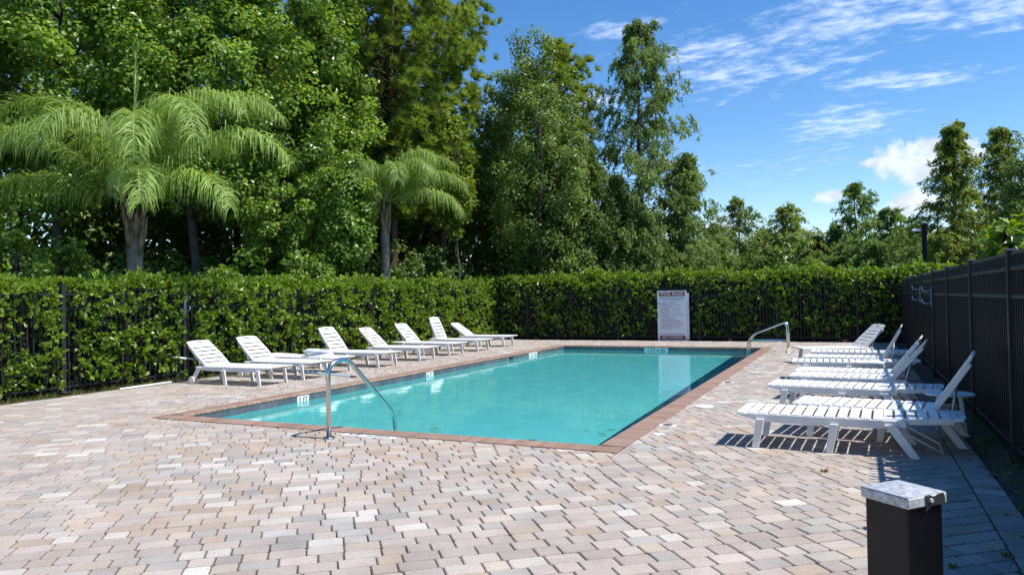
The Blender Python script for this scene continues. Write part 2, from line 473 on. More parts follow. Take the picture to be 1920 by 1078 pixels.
E1, E2 = Vector((.768, .640)), Vector((-.640, .768))
pavers = []
def add_poly(poly):
    if len(poly) < 3 or area(poly) < .0012: return
    pavers.append(poly)
BX = .815                                               # header course along the right edge
def lay(rect):
    xs = [p[0] for p in rect]; ys = [p[1] for p in rect]
    if max(xs) < DX0 or min(xs) > BX or max(ys) < DY0 or min(ys) > DY1: return
    p = rect
    for a, b, c in ((-1, 0, -DX0), (1, 0, BX), (0, -1, -DY0), (0, 1, DY1)):
        if any(a * q[0] + b * q[1] > c for q in p): p = clip(p, a, b, c)
        if len(p) < 3: return
    if max(xs) <= PX0 or min(xs) >= PX1 or max(ys) <= PY0 or min(ys) >= PY1: add_poly(p); return
    if min(xs) >= PX0 and max(xs) <= PX1 and min(ys) >= PY0 and max(ys) <= PY1: return
    add_poly(clip(p, 1, 0, PX0)); add_poly(clip(p, -1, 0, -PX1))
    mid = clip(clip(p, -1, 0, -PX0), 1, 0, PX1)
    if len(mid) >= 3: add_poly(clip(mid, 0, 1, PY0)); add_poly(clip(mid, 0, -1, -PY1))
row = -14.0
while row < 32:
    s_ = -22.0 + random.random() * .2
    while s_ < 26:
        l = random.choice((.158, .158, .235, .235, .235))
        g = .0
        cs = [E1 * a + E2 * b for a, b in ((s_, row), (s_ + l, row), (s_ + l, row + .152), (s_, row + .152))]
        cc_ = sum(cs, Vector((0, 0))) / 4
        if DX0 - .3 < cc_.x < DX1 + .3 and DY0 - .3 < cc_.y < DY1 + .3: lay([tuple(v) for v in cs])
        s_ += l
    row += .152
y = DY0
while y < DY1:
    d_ = random.choice((.152, .152, .232))
    add_poly([(BX + .004, y), (DX1, y), (DX1, min(y + d_, DY1)), (BX + .004, min(y + d_, DY1))])
    y += d_
inv = co.matrix_world.inverted()
def in_view(x, y, z=0.0):
    p = inv @ Vector((x, y, z))
    if p.z > -.2: return None
    u, v = p.x / -p.z, p.y / -p.z
    return -p.z if abs(u) < .715 and abs(v) < .41 else None
scored = []
for i, p in enumerate(pavers):
    c = (sum(q[0] for q in p) / len(p), sum(q[1] for q in p) / len(p))
    d = in_view(*c)
    scored.append((area(p) / d ** 3 if d else 0, i, c))
scored.sort(reverse=True)
single = {i for s, i, c in scored[:300]}
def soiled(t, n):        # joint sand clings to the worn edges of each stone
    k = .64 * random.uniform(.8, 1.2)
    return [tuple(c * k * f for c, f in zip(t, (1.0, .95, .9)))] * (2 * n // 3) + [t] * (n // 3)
V_, T_, NG, Q_ = [], [], {}, []
for s, i, c in scored:
    v, f, q = paver_geo(pavers[i], s < 2.2e-5); t = tone_at(*c)
    if i in single:
        by = {}
        for k in f: by.setdefault(len(k), []).append(k)
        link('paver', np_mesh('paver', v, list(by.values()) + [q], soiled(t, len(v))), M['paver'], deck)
    else:
        b = len(V_)
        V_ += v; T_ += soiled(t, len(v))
        for k in f: NG.setdefault(len(k), []).append(tuple(b + x for x in k))
        Q_ += [tuple(b + x for x in k) for k in q]
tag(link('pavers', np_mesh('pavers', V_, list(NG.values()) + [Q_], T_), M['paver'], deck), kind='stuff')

# pool shell, tiles, coping, water
WZ = -.125
FZ0, FZ1 = -.95, -1.45
ym = IY0 + 5.5
ZT = -.012
pv = [(IX0, IY0, ZT), (IX1, IY0, ZT), (IX1, IY1, ZT), (IX0, IY1, ZT), (IX0, ym, ZT), (IX1, ym, ZT),
      (IX0, IY0, FZ0), (IX1, IY0, FZ0), (IX1, IY1, FZ1), (IX0, IY1, FZ1), (IX0, ym, FZ0 - .1), (IX1, ym, FZ0 - .1)]
pool = tag(link('pool', np_mesh('pool', pv, [[(6, 7, 11, 10), (10, 11, 8, 9), (0, 1, 7, 6), (2, 3, 9, 8), (0, 6, 10, 4), (4, 10, 9, 3), (1, 5, 11, 7), (5, 2, 8, 11)]]), M['plaster']), kind='structure')
TILE = [(.085, .10, .125), (.11, .125, .15), (.10, .10, .12), (.14, .145, .16), (.12, .11, .125)]
def tone_box(x0, x1, y0, y1, z0, z1, t, bev):
    mb = MB().box(x0, x1, y0, y1, z0, z1, bev)
    me = mb.mesh('piece')
    at = me.color_attributes.new('tone', 'FLOAT_COLOR', 'POINT')
    at.data.foreach_set('color', np.tile(np.array((*t, 1), np.float32), len(me.vertices)))
    return me
tile_me = {}
for k, t in enumerate(TILE):
    for ax in 'xy':
        me = tone_box(-.0735, .0735, -.004, .004, -.073, .073, t, .003) if ax == 'x' else tone_box(-.004, .004, -.0735, .0735, -.073, .073, t, .003)
        me.materials.append(M['tile']); tile_me[k, ax] = me
TZ = -.105
def pw(n): return random.choices(range(5), (4, 4, 3, 2, 3))[0]
def snap(a, n, o0):       # centre of n whole tiles nearest to a, and the tile indices
    i0 = round((a - o0) / .1505 - (n - 1) / 2)
    return o0 + (i0 + (n - 1) / 2) * .1505, set(range(i0, i0 + n))
YL, XB = IY0 + .075, IX0 + .09
mk = [snap(10.05, 2, YL), snap(14.35, 2, YL), snap(20.2, 4, YL)]      # where the depth markers sit
mkb = snap(-5.75, 5, XB)
skip_left = set().union(*(b for a, b in mk))
nt_ = 0
cnt = int((IY1 - IY0) / .1505)
for i in range(cnt):
    yy = IY0 + .075 + i * .1505
    if i not in skip_left:
        link('tile', tile_me[pw(0), 'y'], None, pool, (IX0 + .004, yy, TZ))
    link('tile', tile_me[pw(0), 'y'], None, pool, (IX1 - .004, yy, TZ))
for i in range(int((IX1 - IX0) / .1505)):
    xx = IX0 + .09 + i * .1505
    if i not in mkb[1]:
        link('tile', tile_me[pw(0), 'x'], None, pool, (xx, IY1 - .004, TZ))
    link('tile', tile_me[pw(0), 'x'], None, pool, (xx, IY0 + .004, TZ))
BRICK = [(.265, .160, .118), (.285, .188, .145), (.25, .155, .12), (.295, .198, .158), (.275, .187, .148), (.27, .172, .132)]
def brick_mesh(t):      # local: x along the edge, y from outer (0) to pool side (.32)
    pts = [(0, -.05), (.25, -.05), (.278, -.038), (.288, -.018), (.282, 0.0), (.265, .012), (.245, .016), (.0, .010)]
    mb = MB().prism(pts, -.0485, .0485, 'x', .0035)
    me = mb.mesh('brick')
    at = me.color_attributes.new('tone', 'FLOAT_COLOR', 'POINT')
    at.data.foreach_set('color', np.tile(np.array((*t, 1), np.float32), len(me.vertices)))
    me.materials.append(M['brick']); return me
bm_ = [brick_mesh(t) for t in BRICK]
spots = []
step = .101
n = int((PY1 - PY0) / step)
for i in range(n):
    yy = PY0 + .05 + i * (PY1 - PY0 - .1) / (n - 1)
    if yy > PY0 + .31 and yy < PY1 - .31:
        spots.append((PX0, yy, -PI / 2)); spots.append((PX1, yy, PI / 2))
n = int((PX1 - PX0) / step)
for i in range(n):
    xx = PX0 + .05 + i * (PX1 - PX0 - .1) / (n - 1)
    spots.append((xx, PY0, 0)); spots.append((xx, PY1, PI))
spots = sorted(spots, key=lambda s: math.hypot(s[0], s[1]))
near = [s for s in spots if in_view(s[0], s[1])]
far = near[300:] + [s for s in spots if not in_view(s[0], s[1])]
jm = Matrix
for s in near[:300]:
    o = link('brick', random.choice(bm_), None, pool, (s[0], s[1], random.uniform(-.001, .001)), (0, 0, s[2] + random.uniform(-.006, .006)))
if far:
    vs, ts, fs = [], [], {}
    for s in far:
        me = random.choice(bm_); mt = Matrix.Translation((s[0], s[1], 0)) @ Matrix.Rotation(s[2], 4, 'Z'); b = len(vs)
        t = tuple(me.color_attributes['tone'].data[0].color)[:3]
        vs += [tuple(mt @ v.co) for v in me.vertices]; ts += [t] * len(me.vertices)
        for p in me.polygons: fs.setdefault(len(p.vertices), []).append(tuple(b + k for k in p.vertices))
    tag(link('bricks', np_mesh('bricks', vs, list(fs.values()), ts), M['brick'], pool), kind='stuff')
# stains of algae and settled leaves on the floor
st = Leaves()
for _ in range(11):
    x_, y_ = rng.uniform(IX0 + .4, IX1 - .4), rng.uniform(IY0 + .8, IY1 - .6)
    n_ = rng.integers(2, 7)
    f_ = (y_ - IY0) / 5.5
    z_ = FZ0 - .1 * f_ if y_ < ym else FZ0 - .1 + (FZ1 - FZ0 + .1) * (y_ - ym) / (IY1 - ym)
    p_ = np.stack([x_ + rng.normal(0, .16, n_), y_ + rng.normal(0, .2, n_), np.full(n_, z_ + .014)], 1)
    st.add(p_, rng.normal(size=(n_, 3)) * [1, 1, .02], np.tile([0, 0, 1.0], (n_, 1)), rng.uniform(.08, .2, n_), rng.uniform(.05, .11, n_), rng.uniform(.2, .8, n_), .5, .03)
tag(st.obj('sunken_leaves', M['sunken'], pool), kind='stuff')
# depth markers in the tile line
def marker(body, wdt, loc, rot, label, size=.125, bold=.0015):
    o = MB().box(-wdt / 2, wdt / 2, -.075, .075, -.006, .006, .002).obj('depth_marker', M['white_tile'], pool, loc=loc, rot=rot)
    o['label'] = label
    link('lettering', text_mesh(body, size, .0012, bold=bold, spacing=1.04), M['ink'], o, (0, -.003, .0066))
    return o
marker('3 FT', .298, (IX0 + .008, mk[0][0], TZ), (PI / 2, 0, PI / 2), 'white depth marker tile reading 3 FT')
marker('4 FT', .298, (IX0 + .008, mk[1][0], TZ), (PI / 2, 0, PI / 2), 'white depth marker tile reading 4 FT')
marker('5 FT 6 IN', .599, (IX0 + .008, mk[2][0], TZ), (PI / 2, 0, PI / 2), 'white depth marker tiles on the long wall reading 5 FT 6 IN')
marker('5 FT 6 IN', .749, (mkb[0], IY1 - .008, TZ), (PI / 2, 0, 0), 'white depth marker tiles on the far wall reading 5 FT 6 IN', .135)
# skimmer mouths in the long left wall
for yy in (18.6, 12.4 + 10.2 - 3.4):
    MB().box(IX0 - .004, IX0 + .0095, yy - .14, yy + .14, -.18, -.03, .002).obj('skimmer_mouth', M['ink'], pool)
    break
# water
wm, wn = mat('pool_water')
tr = nt2 = wn.nodes.new('ShaderNodeBsdfRefraction'); tr.inputs['IOR'].default_value = 1.33; tr.inputs['Roughness'].default_value = 0.0; tr.inputs[0].default_value = (.62, .94, .96, 1)
gl = wn.nodes.new('ShaderNodeBsdfGlossy'); gl.inputs['Roughness'].default_value = .015; gl.inputs[0].default_value = (1, 1, 1, 1)
df = wn.nodes.new('ShaderNodeBsdfDiffuse'); df.inputs[0].default_value = (.070, .43, .47, 1)
g_ = wn.nodes.new('ShaderNodeNewGeometry')
n1 = N(wn, 'ShaderNodeTexNoise', Scale=3.0, Detail=3.0, Roughness=.5)
wn.links.new(g_.outputs['Position'], n1.inputs['Vector'])
bp = N(wn, 'ShaderNodeBump', Strength=.035, Distance=.1)
wn.links.new(n1.outputs[0], bp.inputs['Height']); wn.links.new(bp.outputs[0], gl.inputs['Normal'])
fr = N(wn, 'ShaderNodeFresnel', IOR=1.33)

m1 = wn.nodes.new('ShaderNodeMixShader'); m1.inputs[0].default_value = 0.0
wn.links.new(tr.outputs[0], m1.inputs[1]); wn.links.new(df.outputs[0], m1.inputs[2])
m2 = wn.nodes.new('ShaderNodeMixShader')
wn.links.new(fr.outputs[0], m2.inputs[0]); wn.links.new(m1.outputs[0], m2.inputs[1]); wn.links.new(gl.outputs[0], m2.inputs[2])
ow = wn.nodes.new('ShaderNodeOutputMaterial'); wn.links.new(m2.outputs[0], ow.inputs[0])
e_ = -.02
wat = tag(link('pool_water', np_mesh('pool_water', [(IX0 + e_, IY0 + e_, WZ), (IX1 - e_, IY0 + e_, WZ), (IX1 - e_, IY1 - e_, WZ), (IX0 + e_, IY1 - e_, WZ)], [[(0, 1, 2, 3)]], smooth=True), wm), kind='structure')

wat.cycles.is_caustics_caster = True
sl.cycles.is_caustics_light = True
for o_ in [pool] + list(pool.children): o_.cycles.is_caustics_receiver = True
# soil strips along the fences
def strip(name, x0, x1, y0, y1, z, material, nx, ny, amp):
    xs, ys = np.linspace(x0, x1, nx), np.linspace(y0, y1, ny)
    V = [(x, y, z + amp * mnoise.noise(Vector((x * 5, y * 5, 0)))) for y in ys for x in xs]
    Fc = [(j * nx + i, j * nx + i + 1, (j + 1) * nx + i + 1, (j + 1) * nx + i) for j in range(ny - 1) for i in range(nx - 1)]
    return tag(link(name, np_mesh(name, V, [Fc], smooth=True), material), kind='structure')
strip('soil', -14.9, DX0 - .004, -4, 27.6, -.018, M['soil'], 24, 160, .03)
strip('soil', DX1 + .004, 3.4, -4, 27.6, -.018, M['soil'], 16, 160, .03)
strip('soil', DX0 - .003, DX1 + .003, DY1 + .004, 27.6, -.018, M['soil'], 70, 12, .03)

# ------------------------------------------------------------------ leaves
def sph(n): return unit(rng.normal(size=(n, 3)))

def clump_leaves(Lv, centres, radii, per, size, tone, up=.65, flat=.8):
    """leafy clumps: leaves in the outer part of each ball, turned outwards and upwards"""
    centres = np.asarray(centres); k = len(centres)
    c = np.repeat(centres, per, 0); r = np.repeat(radii, per)[:, None]
    d = sph(len(c))
    pos = c + d * r * (rng.random((len(c), 1)) ** .45) * [1, 1, flat]
    nn = unit(d * .7 + [0, 0, up] + rng.normal(size=d.shape) * .45)
    dr = unit(np.cross(nn, rng.normal(size=d.shape))); dr[:, 2] -= .25
    sz = size * rng.uniform(.65, 1.25, len(c))
    Lv.add(pos, dr, nn, sz, sz * .72, np.repeat(tone, per), .48)

def limb_tubes(mb, base, top, r0, r1, bends=5, wob=.08, n=7):
    base, top = Vector(base), Vector(top)
    pts, rs = [], []
    L_ = (top - base).length
    for i in range(bends + 1):
        t = i / bends
        p = base.lerp(top, t)
        if 0 < i < bends: p += Vector((random.gauss(0, 1), random.gauss(0, 1), random.gauss(0, .4))) * wob * L_ * .25
        pts.append(p); rs.append(r0 + (r1 - r0) * t)
    mb.tube(pts, rs, n)
    return pts

def broadleaf(name, label, cat, loc, h, base, rx, ry, material, size=.16, nclump=190, per=105, cr=(.4, .75), trunk=.16, group=None, tone=(-.05, .55), flatten=1.0):
    root = thing(name, label, cat, (*loc, 0), 0, group)
    cz = (h + base) / 2; rz = (h - base) / 2
    d = sph(nclump); d[:, 2] *= 1.0
    rad = rng.uniform(.55, 1.0, nclump) ** .6
    ctr = d * np.stack([rx * rad, ry * rad, rz * rad], 1)
    # uneven outline: push by low-frequency lobes
    lob = np.array([mnoise.noise(Vector((x * .55 + loc[0], y * .55 + loc[1], z * .55))) for x, y, z in ctr])
    ctr *= (1 + .38 * lob)[:, None]
    ctr[:, 2] += cz
    Lv = Leaves()
    tn = rng.uniform(*tone, nclump)
    clump_leaves(Lv, ctr, rng.uniform(*cr, nclump), per, size, tn)
    Lv.obj('crown', material, root)
    mb = MB()
    tp = limb_tubes(mb, (0, 0, -.1), (random.uniform(-.3, .3), random.uniform(-.3, .3), h * .82), trunk, trunk * .25, 8, .03, 9)
    for k in rng.choice(nclump, min(16, nclump), replace=False):
        c = Vector(ctr[k]); zb = max(base * .55, min(c.z - .4 * math.hypot(c.x, c.y) - .3, h * .75))
        j = min(len(tp) - 1, max(0, int(zb / (h * .82) * 8)))
        limb_tubes(mb, tp[j], c, trunk * .35, .015, 4, .1, 5)
    mb.obj('trunk', M['bark'], root)
    return root

def hedge(name, label, a, b, thick, ht, face, material, dens=62, leaf=.105, per=8, hts=None, group=None, push=.08, gap=.62, voids=(), shoots=2.5):
    """clipped hedge of leaf rosettes from point a to b; face: unit normal towards the deck"""
    a, b, face = np.array(a), np.array(b), np.array(face)
    root = thing(name, label, 'hedge', (*a, 0), 0, group)
    Ls = np.linalg.norm(b - a); u = (b - a) / Ls
    Lv = Leaves()
    def H(s): return ht + .06 * np.sin(s * 1.7) + .05 * np.sin(s * 4.1 + 1) + (hts(s) if hts else 0)
    def ros(P, N0, k, lsize, tones, spread=.75):
        c = np.repeat(P, k, 0); n0 = np.repeat(N0, k, 0)
        dr = unit(n0 + spread * rng.normal(size=c.shape))
        nn = unit(n0 * .5 + [0, 0, .5] + .5 * rng.normal(size=c.shape))
        sz = lsize * rng.uniform(.45, 1.3, len(c))
        Lv.add(c + rng.normal(size=c.shape) * .02, dr, nn, sz, sz * .56, np.repeat(tones, k) + rng.normal(0, .06, len(c)), .62, .1)
    def world(s, dep, z): return np.stack([u[0] * s + face[0] * dep, u[1] * s + face[1] * dep, z], 1)
    nf = int(Ls * ht * dens)
    s = rng.uniform(0, Ls, nf); z = rng.uniform(.05, 1, nf) ** .9 * H(s)
    lump = np.array([mnoise.noise(Vector((x * 1.6, zz * 1.8, 5.1))) for x, zz in zip(s, z)])
    keep = rng.random(nf) < np.clip(gap + 1.5 * lump, .12, 1)
    for a0, a1, z1 in voids: keep &= ~((s > a0) & (s < a1) & (z < z1))
    s, z, lump = s[keep], z[keep], lump[keep]
    dep = .15 * lump + rng.normal(0, .06, len(s)) + push
    N0 = unit(np.stack([np.full(len(s), face[0]), np.full(len(s), face[1]), np.full(len(s), .75)], 1) + .45 * rng.normal(size=(len(s), 3)))
    ros(world(s, dep, z), N0, per, leaf, .22 + .4 * lump)
    # crest
    nt_ = int(Ls * (thick + .5) * dens * 1.15)
    s = rng.uniform(0, Ls, nt_); dd = rng.uniform(-thick, .12, nt_)
    z = H(s) - .05 + rng.normal(0, .05, nt_)
    N0 = unit(np.stack([np.full(len(s), face[0] * .25), np.full(len(s), face[1] * .25), np.ones(len(s))], 1) + .35 * rng.normal(size=(len(s), 3)))
    ros(world(s, dd, z), N0, per, leaf, rng.uniform(.1, .5, len(s)), .6)
    # upright young shoots above the clipped top
    nsh = int(Ls * shoots)
    if nsh:
        s = rng.uniform(0, Ls, nsh); dd = rng.uniform(-thick, .05, nsh); z0 = H(s); hh = rng.uniform(.08, .34, nsh)
        for k_ in range(3): ros(world(s, dd, z0 + hh * k_ / 3), np.tile([0, 0, 1.0], (nsh, 1)) + .3 * rng.normal(size=(nsh, 3)), 6, leaf, rng.uniform(.4, .7, nsh), .5)
    # inner, shaded growth and the rear face
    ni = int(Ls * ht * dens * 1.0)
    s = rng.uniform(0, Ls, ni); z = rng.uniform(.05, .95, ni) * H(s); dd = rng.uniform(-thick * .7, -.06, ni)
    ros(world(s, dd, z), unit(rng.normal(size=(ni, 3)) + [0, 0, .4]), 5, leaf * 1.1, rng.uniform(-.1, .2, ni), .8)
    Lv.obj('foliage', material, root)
    mb = MB()
    k = int(Ls / .16)
    for i in range(k):
        si = (i + random.random()) * Ls / k; d0 = random.uniform(-thick * .8, -.1)
        p = u * si + face * d0
        q = u * (si + random.uniform(-.2, .2)) + face * random.uniform(-thick * .9, -.02)
        mb.tube([(p[0], p[1], -.04), ((p[0] + q[0]) / 2 + random.uniform(-.05, .05), (p[1] + q[1]) / 2, ht * .45), (q[0], q[1], ht * .9)], [.016, .011, .005], 4, False)
    mb.obj('stems', M['wood_dark'], root)
    # dense twig core
    ns = int(Ls / .3); V, Fc = [], []
    for i in range(ns + 1):
        si = Ls * i / ns
        hh = float(H(np.array(si))) - .22
        for dd, zz in ((-.30, .0), (-.26, hh * .5), (-.32, hh), (-thick + .12, hh), (-thick + .08, hh * .5), (-thick + .12, 0)):
            p = u * si + face * (dd + random.uniform(-.05, .05)); V.append((p[0], p[1], zz + random.uniform(-.04, .04)))
    for i in range(ns):
        for j in range(6): Fc.append((i * 6 + j, i * 6 + (j + 1) % 6, (i + 1) * 6 + (j + 1) % 6, (i + 1) * 6 + j))
    link('twig_core', np_mesh('twig_core', V, [Fc]), M['wood_dark'], root)
    return root

FX, RX, FY = -13.07, 1.33, 25.96                          # fence lines
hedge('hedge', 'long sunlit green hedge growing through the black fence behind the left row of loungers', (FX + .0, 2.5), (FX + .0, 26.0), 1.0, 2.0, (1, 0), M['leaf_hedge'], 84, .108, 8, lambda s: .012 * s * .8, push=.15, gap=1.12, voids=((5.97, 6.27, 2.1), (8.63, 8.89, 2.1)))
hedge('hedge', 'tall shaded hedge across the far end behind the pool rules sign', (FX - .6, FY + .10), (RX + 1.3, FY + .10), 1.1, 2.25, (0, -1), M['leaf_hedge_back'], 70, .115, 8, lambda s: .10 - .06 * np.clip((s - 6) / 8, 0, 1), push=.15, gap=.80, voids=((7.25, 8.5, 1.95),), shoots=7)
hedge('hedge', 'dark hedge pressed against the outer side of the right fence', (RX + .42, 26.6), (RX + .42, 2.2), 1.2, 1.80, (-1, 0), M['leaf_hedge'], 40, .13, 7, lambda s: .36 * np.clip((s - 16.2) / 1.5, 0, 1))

# ------------------------------------------------------------------ fences
def fence(label, p0, axis, length, posts, ht, inner):
    """black picket fence along +X or +Y from p0; inner = side (+1/-1) of the deck across the fence"""
    root = thing('metal_fence', label, 'fence', (*p0, 0), 0 if axis == 'x' else PI / 2)
    # local x runs along the fence, local y across
    pm = MB().box(-.04, .04, -.04, .04, -.06, ht, .004).box(-.046, .046, -.046, .046, ht, ht + .012, .003).prism([(-.046, ht + .012), (.046, ht + .012), (.0, ht + .032)], -.046, .046, 'y').mesh('post')
    pm.materials.append(M['fence_grey'])
    for s in posts: link('post', pm, None, root, (s, 0, 0))
    for a, b in zip(posts[:-1], posts[1:]):
        for z in (.13, ht - .42, ht - .16):
            MB().box(a + .041, b - .041, -.019, .019, z - .017, z + .017, .003).obj('rail', M['fence_grey'], root)
    km = MB().box(-.011, .011, -.011, .011, .05, ht - .03).prism([(-.011, ht - .03), (.011, ht - .03), (0, ht + .0)], -.011, .011, 'y').mesh('picket')
    km.materials.append(M['fence_grey'])
    n = 0
    for a, b in zip(posts[:-1], posts[1:]):
        k = max(1, round((b - a) / .105))
        for i in range(1, k):
            link('picket', km, None, root, (a + (b - a) * i / k, 0, 0)); n += 1
    return root
def screen(root, posts, z0, z1):
    for a_, b_ in zip(posts[:-1], posts[1:]):
        MB().box(a_ + .042, b_ - .042, -.0245, -.0205, z0, z1).obj('screen_panel', M['screen'], root)
lp = [8.61 + 2.65 * k for k in range(-2, 7)]
fence('black picket fence half swallowed by the bright hedge on the left side', (FX, 0), 'y', 20, [y - 0 for y in lp if y < 25.9] + [FY], 1.97, -1)
fence('black picket fence across the far end behind the sign', (0, FY), 'x', 20, [FX + .1, -11.5, -9.7, -7.9, -4.97, -2.4, RX - 1.3, RX], 1.97, -1)
rp = [2.98, 5.61, 8.24, 10.8, 13.38, 15.8, 18.42, 20.75, 23.3, FY - .08]
rf = fence('black picket fence with dark screen panels standing in shade along the right side', (RX, 0), 'y', 20, rp, 1.95, 1)
screen(rf, rp, .07, 1.51)

# ------------------------------------------------------------------ loungers
def lounger(kind, phi, s=1.0):
    """local x from foot to head, z up. kind: 'leg' or 'wheel' rear; phi: back angle from flat (radians); s: length factor"""
    root = bpy.data.objects.new('sun_lounger', None); C.objects.link(root)
    key = (kind, s)
    pv_x = 1.43 * s; end = 1.66 * s; W = .335
    if key not in LM:
        d = {}
        pts = [(0, .335), (.02, .350), (end, .350), (end, .285), (pv_x - .1, .268), (.75 * s, .262), (.34, .268), (.2, .285), (.06, .318)]
        for sd in (-1, 1):
            y0 = sd * W
            d['rail', sd] = MB().prism(pts, y0 - .017, y0 + .017, 'y', .005).mesh('side_rail')
        d['slat'] = MB().box(-.0435, .0435, -W - .012, W + .012, -.008, .010, .004).mesh('slat')
        d['bslat'] = MB().box(-.0395, .0395, -W + .03, W - .03, -.008, .010, .004).mesh('slat')
        d['fleg'] = MB().prism([(.20, .300), (.285, .300), (.225, 0), (.155, 0)], -.015, .015, 'y', .005).mesh('leg')
        d['mleg'] = MB().prism([(.95 * s, .290), (1.035 * s, .290), (.975 * s, 0), (.905 * s, 0)], -.015, .015, 'y', .005).mesh('leg')
        if kind == 'leg':
            d['rleg'] = MB().prism([(1.46 * s, .31), (1.57 * s, .31), (1.78 * s, 0), (1.69 * s, 0)], -.015, .015, 'y', .005).mesh('leg')
        else:
            d['rleg'] = MB().prism([(1.50 * s, .335), (1.60 * s, .335), (1.745 * s, .10), (1.74 * s, .04), (1.68 * s, .05)], -.015, .015, 'y', .005).mesh('leg')
            d['wheel'] = MB().disc((0, -.014, 0), .075, .028, 18, 'y', .004).mesh('wheel')
            d['hub'] = MB().disc((0, -.018, 0), .025, .036, 10, 'y').mesh('hub')
        d['cross'] = MB().box(pv_x + .12, pv_x + .15, -W + .018, W - .018, .285, .315, .004).box(.3, .33, -W + .018, W - .018, .29, .32, .004).mesh('crossbar')
        # back frame, local origin at the pivot, flat along +x
        Lb = .71 * (1 + (s - 1) * .35)
        w1, w2, w3 = W - .022, W - .012, W - .07
        bm = MB()
        for sd in (-1, 1):
            o_ = [(0, sd * w1), (Lb * .45, sd * w2), (Lb - .09, sd * (w3 + .03)), (Lb - .09, sd * (w3 - .01)), (Lb * .45, sd * (w2 - .04)), (0, sd * (w1 - .04))]
            bm.prism(o_, -.045, .010, 'z', .005)
        # arched head board with hand slot
        xh = Lb - .092
        arc = [(xh + .075 + .035 * math.cos(t), (w3 + .03) * math.sin(t)) for t in np.linspace(-PI / 2, PI / 2, 11)]
        inner = [(xh + .035, -.075), (xh + .035, .075), (xh + .062, .075), (xh + .062, -.075)]
        bm.prism([(xh, -(w3 + .03)), (xh + .034, -(w3 + .03)), (xh + .034, w3 + .03), (xh, w3 + .03)][::-1], -.012, .011, 'z', .003)
        bm.prism([(xh + .034, -(w3 + .03)), (xh + .064, -(w3 + .03)), (xh + .064, -.08), (xh + .034, -.08)][::-1], -.012, .011, 'z', .003)
        bm.prism([(xh + .034, .08), (xh + .064, .08), (xh + .064, w3 + .03), (xh + .034, w3 + .03)][::-1], -.012, .011, 'z', .003)
        bm.prism([(xh + .064, -(w3 + .03))] + arc + [(xh + .064, w3 + .03)], -.012, .011, 'z', .003)
        d['back'] = bm.mesh('backrest')
        d['Lb'] = Lb
        for k_, v_ in d.items():
            if k_ != 'Lb': v_.materials.append(M['resin'])
        LM[key] = d
    d = LM[key]
    for sd in (-1, 1): link('side_rail', d['rail', sd], None, root)
    n = int((pv_x - .02) / .0985)
    for i in range(n): link('slat', d['slat'], None, root, (.045 + i * (pv_x - .07) / (n - 1), 0, .351))
    for sd in (-1, 1):
        y_ = sd * (W + .024)
        for k_ in ('fleg', 'mleg', 'rleg'): link('leg', d[k_], None, root, (0, sd * (W + .033), 0))
        if kind == 'wheel':
            wv = link('wheel', d['wheel'], None, root, (1.715 * s, sd * (W + .064), .076))
            link('hub', d['hub'], None, wv)
    link('crossbar', d['cross'], None, root)
    bk = link('backrest', d['back'], None, root, (pv_x + .012, 0, .352), (0, -phi, 0))
    m_ = int((d['Lb'] - .1) / .0985)
    for i in range(m_): link('slat', d['bslat'], None, bk, (.05 + i * (d['Lb'] - .1 - .095) / (m_ - 1), 0, .001))
    # prop bar under the back
    if phi > .1:
        l = .42; px_, pz_ = pv_x + l * math.cos(phi) + .012, .33 + l * math.sin(phi)
        p0 = [(px_, -W + .07, pz_), (pv_x + .19, -W + .07, .30), (pv_x + .19, W - .07, .30), (px_, W - .07, pz_)]
    else:
        p0 = [(pv_x + .05, -W + .09, .31), (pv_x + .52, -W + .09, .05), (pv_x + .52, W - .09, .05), (pv_x + .05, W - .09, .31)]
    MB().tube(p0, .011, 6).obj('prop_bar', M['resin'], root)
    return root
LM = {}
def place(kind, phi, s, x, y, rz, label, group):
    o = lounger(kind, math.radians(phi), s)
    o.location = (x, y, 0); o.rotation_euler = (0, 0, rz)
    return tag(o, label, 'lounger', group)
GL, GR = 'white loungers in the row along the left hedge', 'white loungers in the row along the right fence'
for (y, phi, x, rot, lab) in (
    (11.00, 40, -10.15, 0, 'white slatted lounger with a blue pole across it, nearest the bare fence post'),
    (12.18, 42, -10.10, 0, 'white raised lounger between the one with the blue pole and the flat one'),
    (13.25, 2, -10.35, 0, 'white lounger lying flat with a coiled clear hose on it'),
    (14.85, 52, -10.15, 0, 'white lounger with steep back beside the flat one carrying the coil'),
    (16.68, 42, -10.15, 0, 'white lounger with mid height back, just before the small table in mid row'),
    (18.40, 46, -10.25, 0, 'white raised lounger directly before the steepest one in the left row'),
    (20.10, 66, -10.25, 0, 'white lounger with the steepest, tallest back in the left row'),
    (22.15, 34, -10.35, 0, 'white lounger with the lowest raised back, at the far end of the left row')):
    place('wheel', phi, 1.12, x, y, PI + math.radians(rot + random.uniform(-3, 3)), lab, GL)
